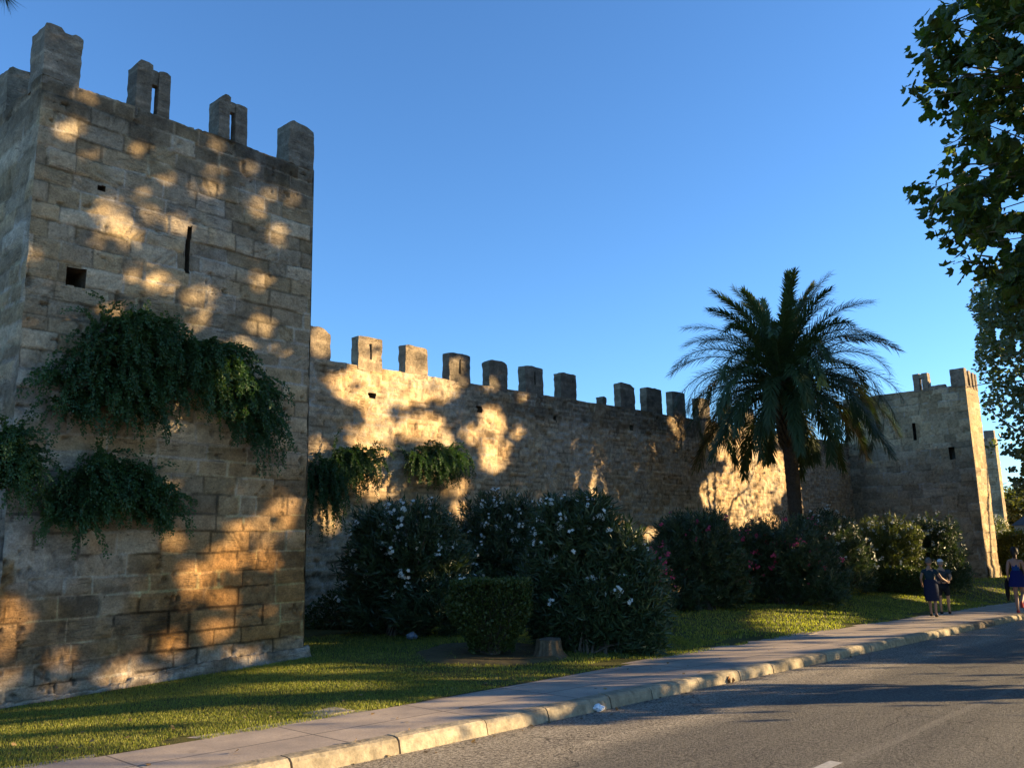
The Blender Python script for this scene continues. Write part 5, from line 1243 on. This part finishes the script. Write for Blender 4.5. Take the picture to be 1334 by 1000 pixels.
capV, capF = hair_cap((.022, 0, 1.63), (.118, .098, .112), 0.0, .2, 3)
V2, F2 = ellipsoid((.13, 0, 1.645), (.075, .075, .012), 14, 6)
build_person('elderly man in white cap, dark polo shirt and shorts with one hand behind his back', BM, 0.1, 0.875, J, EB, [((-.205, .03, 1.005), (0, 1, .1), (0, 0, 1), .35), ((.17, .25, .83), (.3, 0, -1), (1, 0, 0), .3)],
    [('shirt', shirt, ED, (0.040, 0.055, 0.062)), ('shorts', sh, [('pelvis', 'hipL'), ('hipL', 'kneeL'), ('pelvis', 'hipR'), ('hipR', 'kneeR')], (0.016, 0.022, 0.030))],
    [('hair',) + hair_cap((.018, 0, 1.605), (.108, .088, .115), -.06, .03, 5) + ((0.25, 0.23, 0.21),)], (0.40, 0.24, 0.15),
    extras=[('cap', capV, capF, (0.75, 0.72, 0.66)), ('cap_brim', V2, F2, (0.72, 0.69, 0.62)), ('shoe',) + shoe((J['ankL'][0][0] + .05, .10, .035)) + ((0.035, 0.03, 0.028),), ('shoe',) + shoe((J['ankR'][0][0] + .05, -.10, .035)) + ((0.035, 0.03, 0.028),)])
# young woman striding away at the right edge
BY_ = rpt(1331, 799, 0.14); BY_[2] = rz(BY_[0]) + 0.135
J = dict(TOR); J.update(legs(0.02, -0.34, 0.0, 0.16, .075)); J['ankR'] = ((-.36, -.075, .30), (.034, .034)); J['calfR'] = ((-.12, -.08, .44), (.05, .05)); J['kneeR'] = ((.08, -.08, .54), (.055, .055)); J['toeR'] = ((-.36, -.085, .18), (.034, .026))
J['waist'] = ((0, 0, 1.13), (.108, .088)); J['chest'] = ((0, 0, 1.29), (.125, .095)); J['toeL'] = ((.14, .085, .03), (.034, .024)); J['ankL'] = ((.0, .075, .13), (.034, .032))
J.update(arm('L', (-.01, .155, 1.38), (-.05, .20, 1.12), (.04, .22, .90), (.06, .22, .83))); J.update(arm('R', (-.01, -.155, 1.38), (.02, -.19, 1.12), (.14, -.19, .92), (.18, -.19, .86)))
top = fat(J, ['pelvis', 'waist', 'chest'], .034, {'upL': ((-.005, .075, 1.38), .04), 'upR': ((-.005, -.075, 1.38), .04)})
sk = ringskirt([(1.12, .112, .125, 0), (1.02, .135, .16, 0), (.90, .16, .19, 0), (.78, .175, .215, 0), (.70, .18, .225, 0)], 28)
bagV, bagF = ellipsoid((.02, .29, .66), (.15, .05, .20), 14, 10); jkV, jkF = ellipsoid((.02, .265, .62), (.085, .055, .30), 14, 10)
hv, hf = hair_cap((.015, 0, 1.615), (.115, .095, .125), -.09, .03, 7); tv, tf = ellipsoid((-.085, 0, 1.54), (.035, .045, .11), 12, 8); hv2 = np.concatenate([hv, tv]); hf2 = hf + [tuple(i + len(hv) for i in f) for f in tf]
build_person('young woman with dark hair in cobalt blue top and short skirt at the right edge', BY_, 0.08, 1.07, J, EB, [((.065, .22, .80), (.1, 0, -1), (1, 0, 0), .5), ((.19, -.19, .83), (.4, 0, -1), (1, 0, 0), .3)],
    [('top', top, [('pelvis', 'waist'), ('waist', 'chest'), ('chest', 'upL'), ('chest', 'upR')], (0.016, 0.055, 0.17))], [('hair', hv2, hf2, (0.022, 0.015, 0.012))], (0.34, 0.20, 0.14),
    extras=[('skirt', sk[0], sk[1], (0.012, 0.018, 0.10)), ('shoe',) + shoe((.06, .078, .045), 0, .24, .04, .06) + ((0.30, 0.04, 0.04),), ('shoe',) + shoe((-.36, -.08, .22), 0, .12, .04, .14) + ((0.30, 0.04, 0.04),)])
hb_ = xf(jkV, BY_, 0.08, 1.07); mb = MB(); mb.add(hb_, jkF, (0.014, 0.013, 0.014))
hp = xf(np.array([[.06, .225, .82], [.04, .25, .86], [.02, .265, .90]]), BY_, .08, 1.07); mb.tube([hp[0], hp[2] - [0, 0, .02]], [.012, .012], 6, (0.014, 0.013, 0.014))
tag(mb.build('folded_jacket', CLOTH, None, True), 'black jacket hanging from the hand of the young woman in blue', 'jacket')

# ------------------------------------------------------------------ sky and sun
w = bpy.data.worlds.new('World'); scene.world = w; w.use_nodes = True
nt = w.node_tree; sky = nt.nodes.new('ShaderNodeTexSky'); sky.sky_type = 'NISHITA'; sky.sun_disc = False
sky.sun_elevation = SUN_EL; sky.sun_rotation = radians(90) - SUN_AZ
sky.air_density = 0.95; sky.dust_density = 0.12; sky.ozone_density = 5.2
bg = nt.nodes['Background']; nt.links.new(sky.outputs[0], bg.inputs['Color']); bg.inputs['Strength'].default_value = SKY_STRENGTH
sd = bpy.data.lights.new('sun', 'SUN'); so = bpy.data.objects.new('sun', sd); COL.objects.link(so)
sd.energy = SUN_STRENGTH; sd.angle = radians(0.53); sd.color = (1.0, 0.73, 0.39)
so.rotation_euler = Vector(tuple(-SUN)).to_track_quat('-Z', 'Y').to_euler(); so.location = (30, -20, 25)
vs = scene.view_settings; scene.display_settings.display_device = 'sRGB'
vs.view_transform = 'Standard'; vs.look = 'None'; vs.gamma = 1; vs.use_curve_mapping = False; vs.exposure = EXPOSURE
scene.cycles.max_bounces = 6; scene.cycles.diffuse_bounces = 3; scene.cycles.glossy_bounces = 2; scene.cycles.transmission_bounces = 4; scene.cycles.transparent_max_bounces = 4
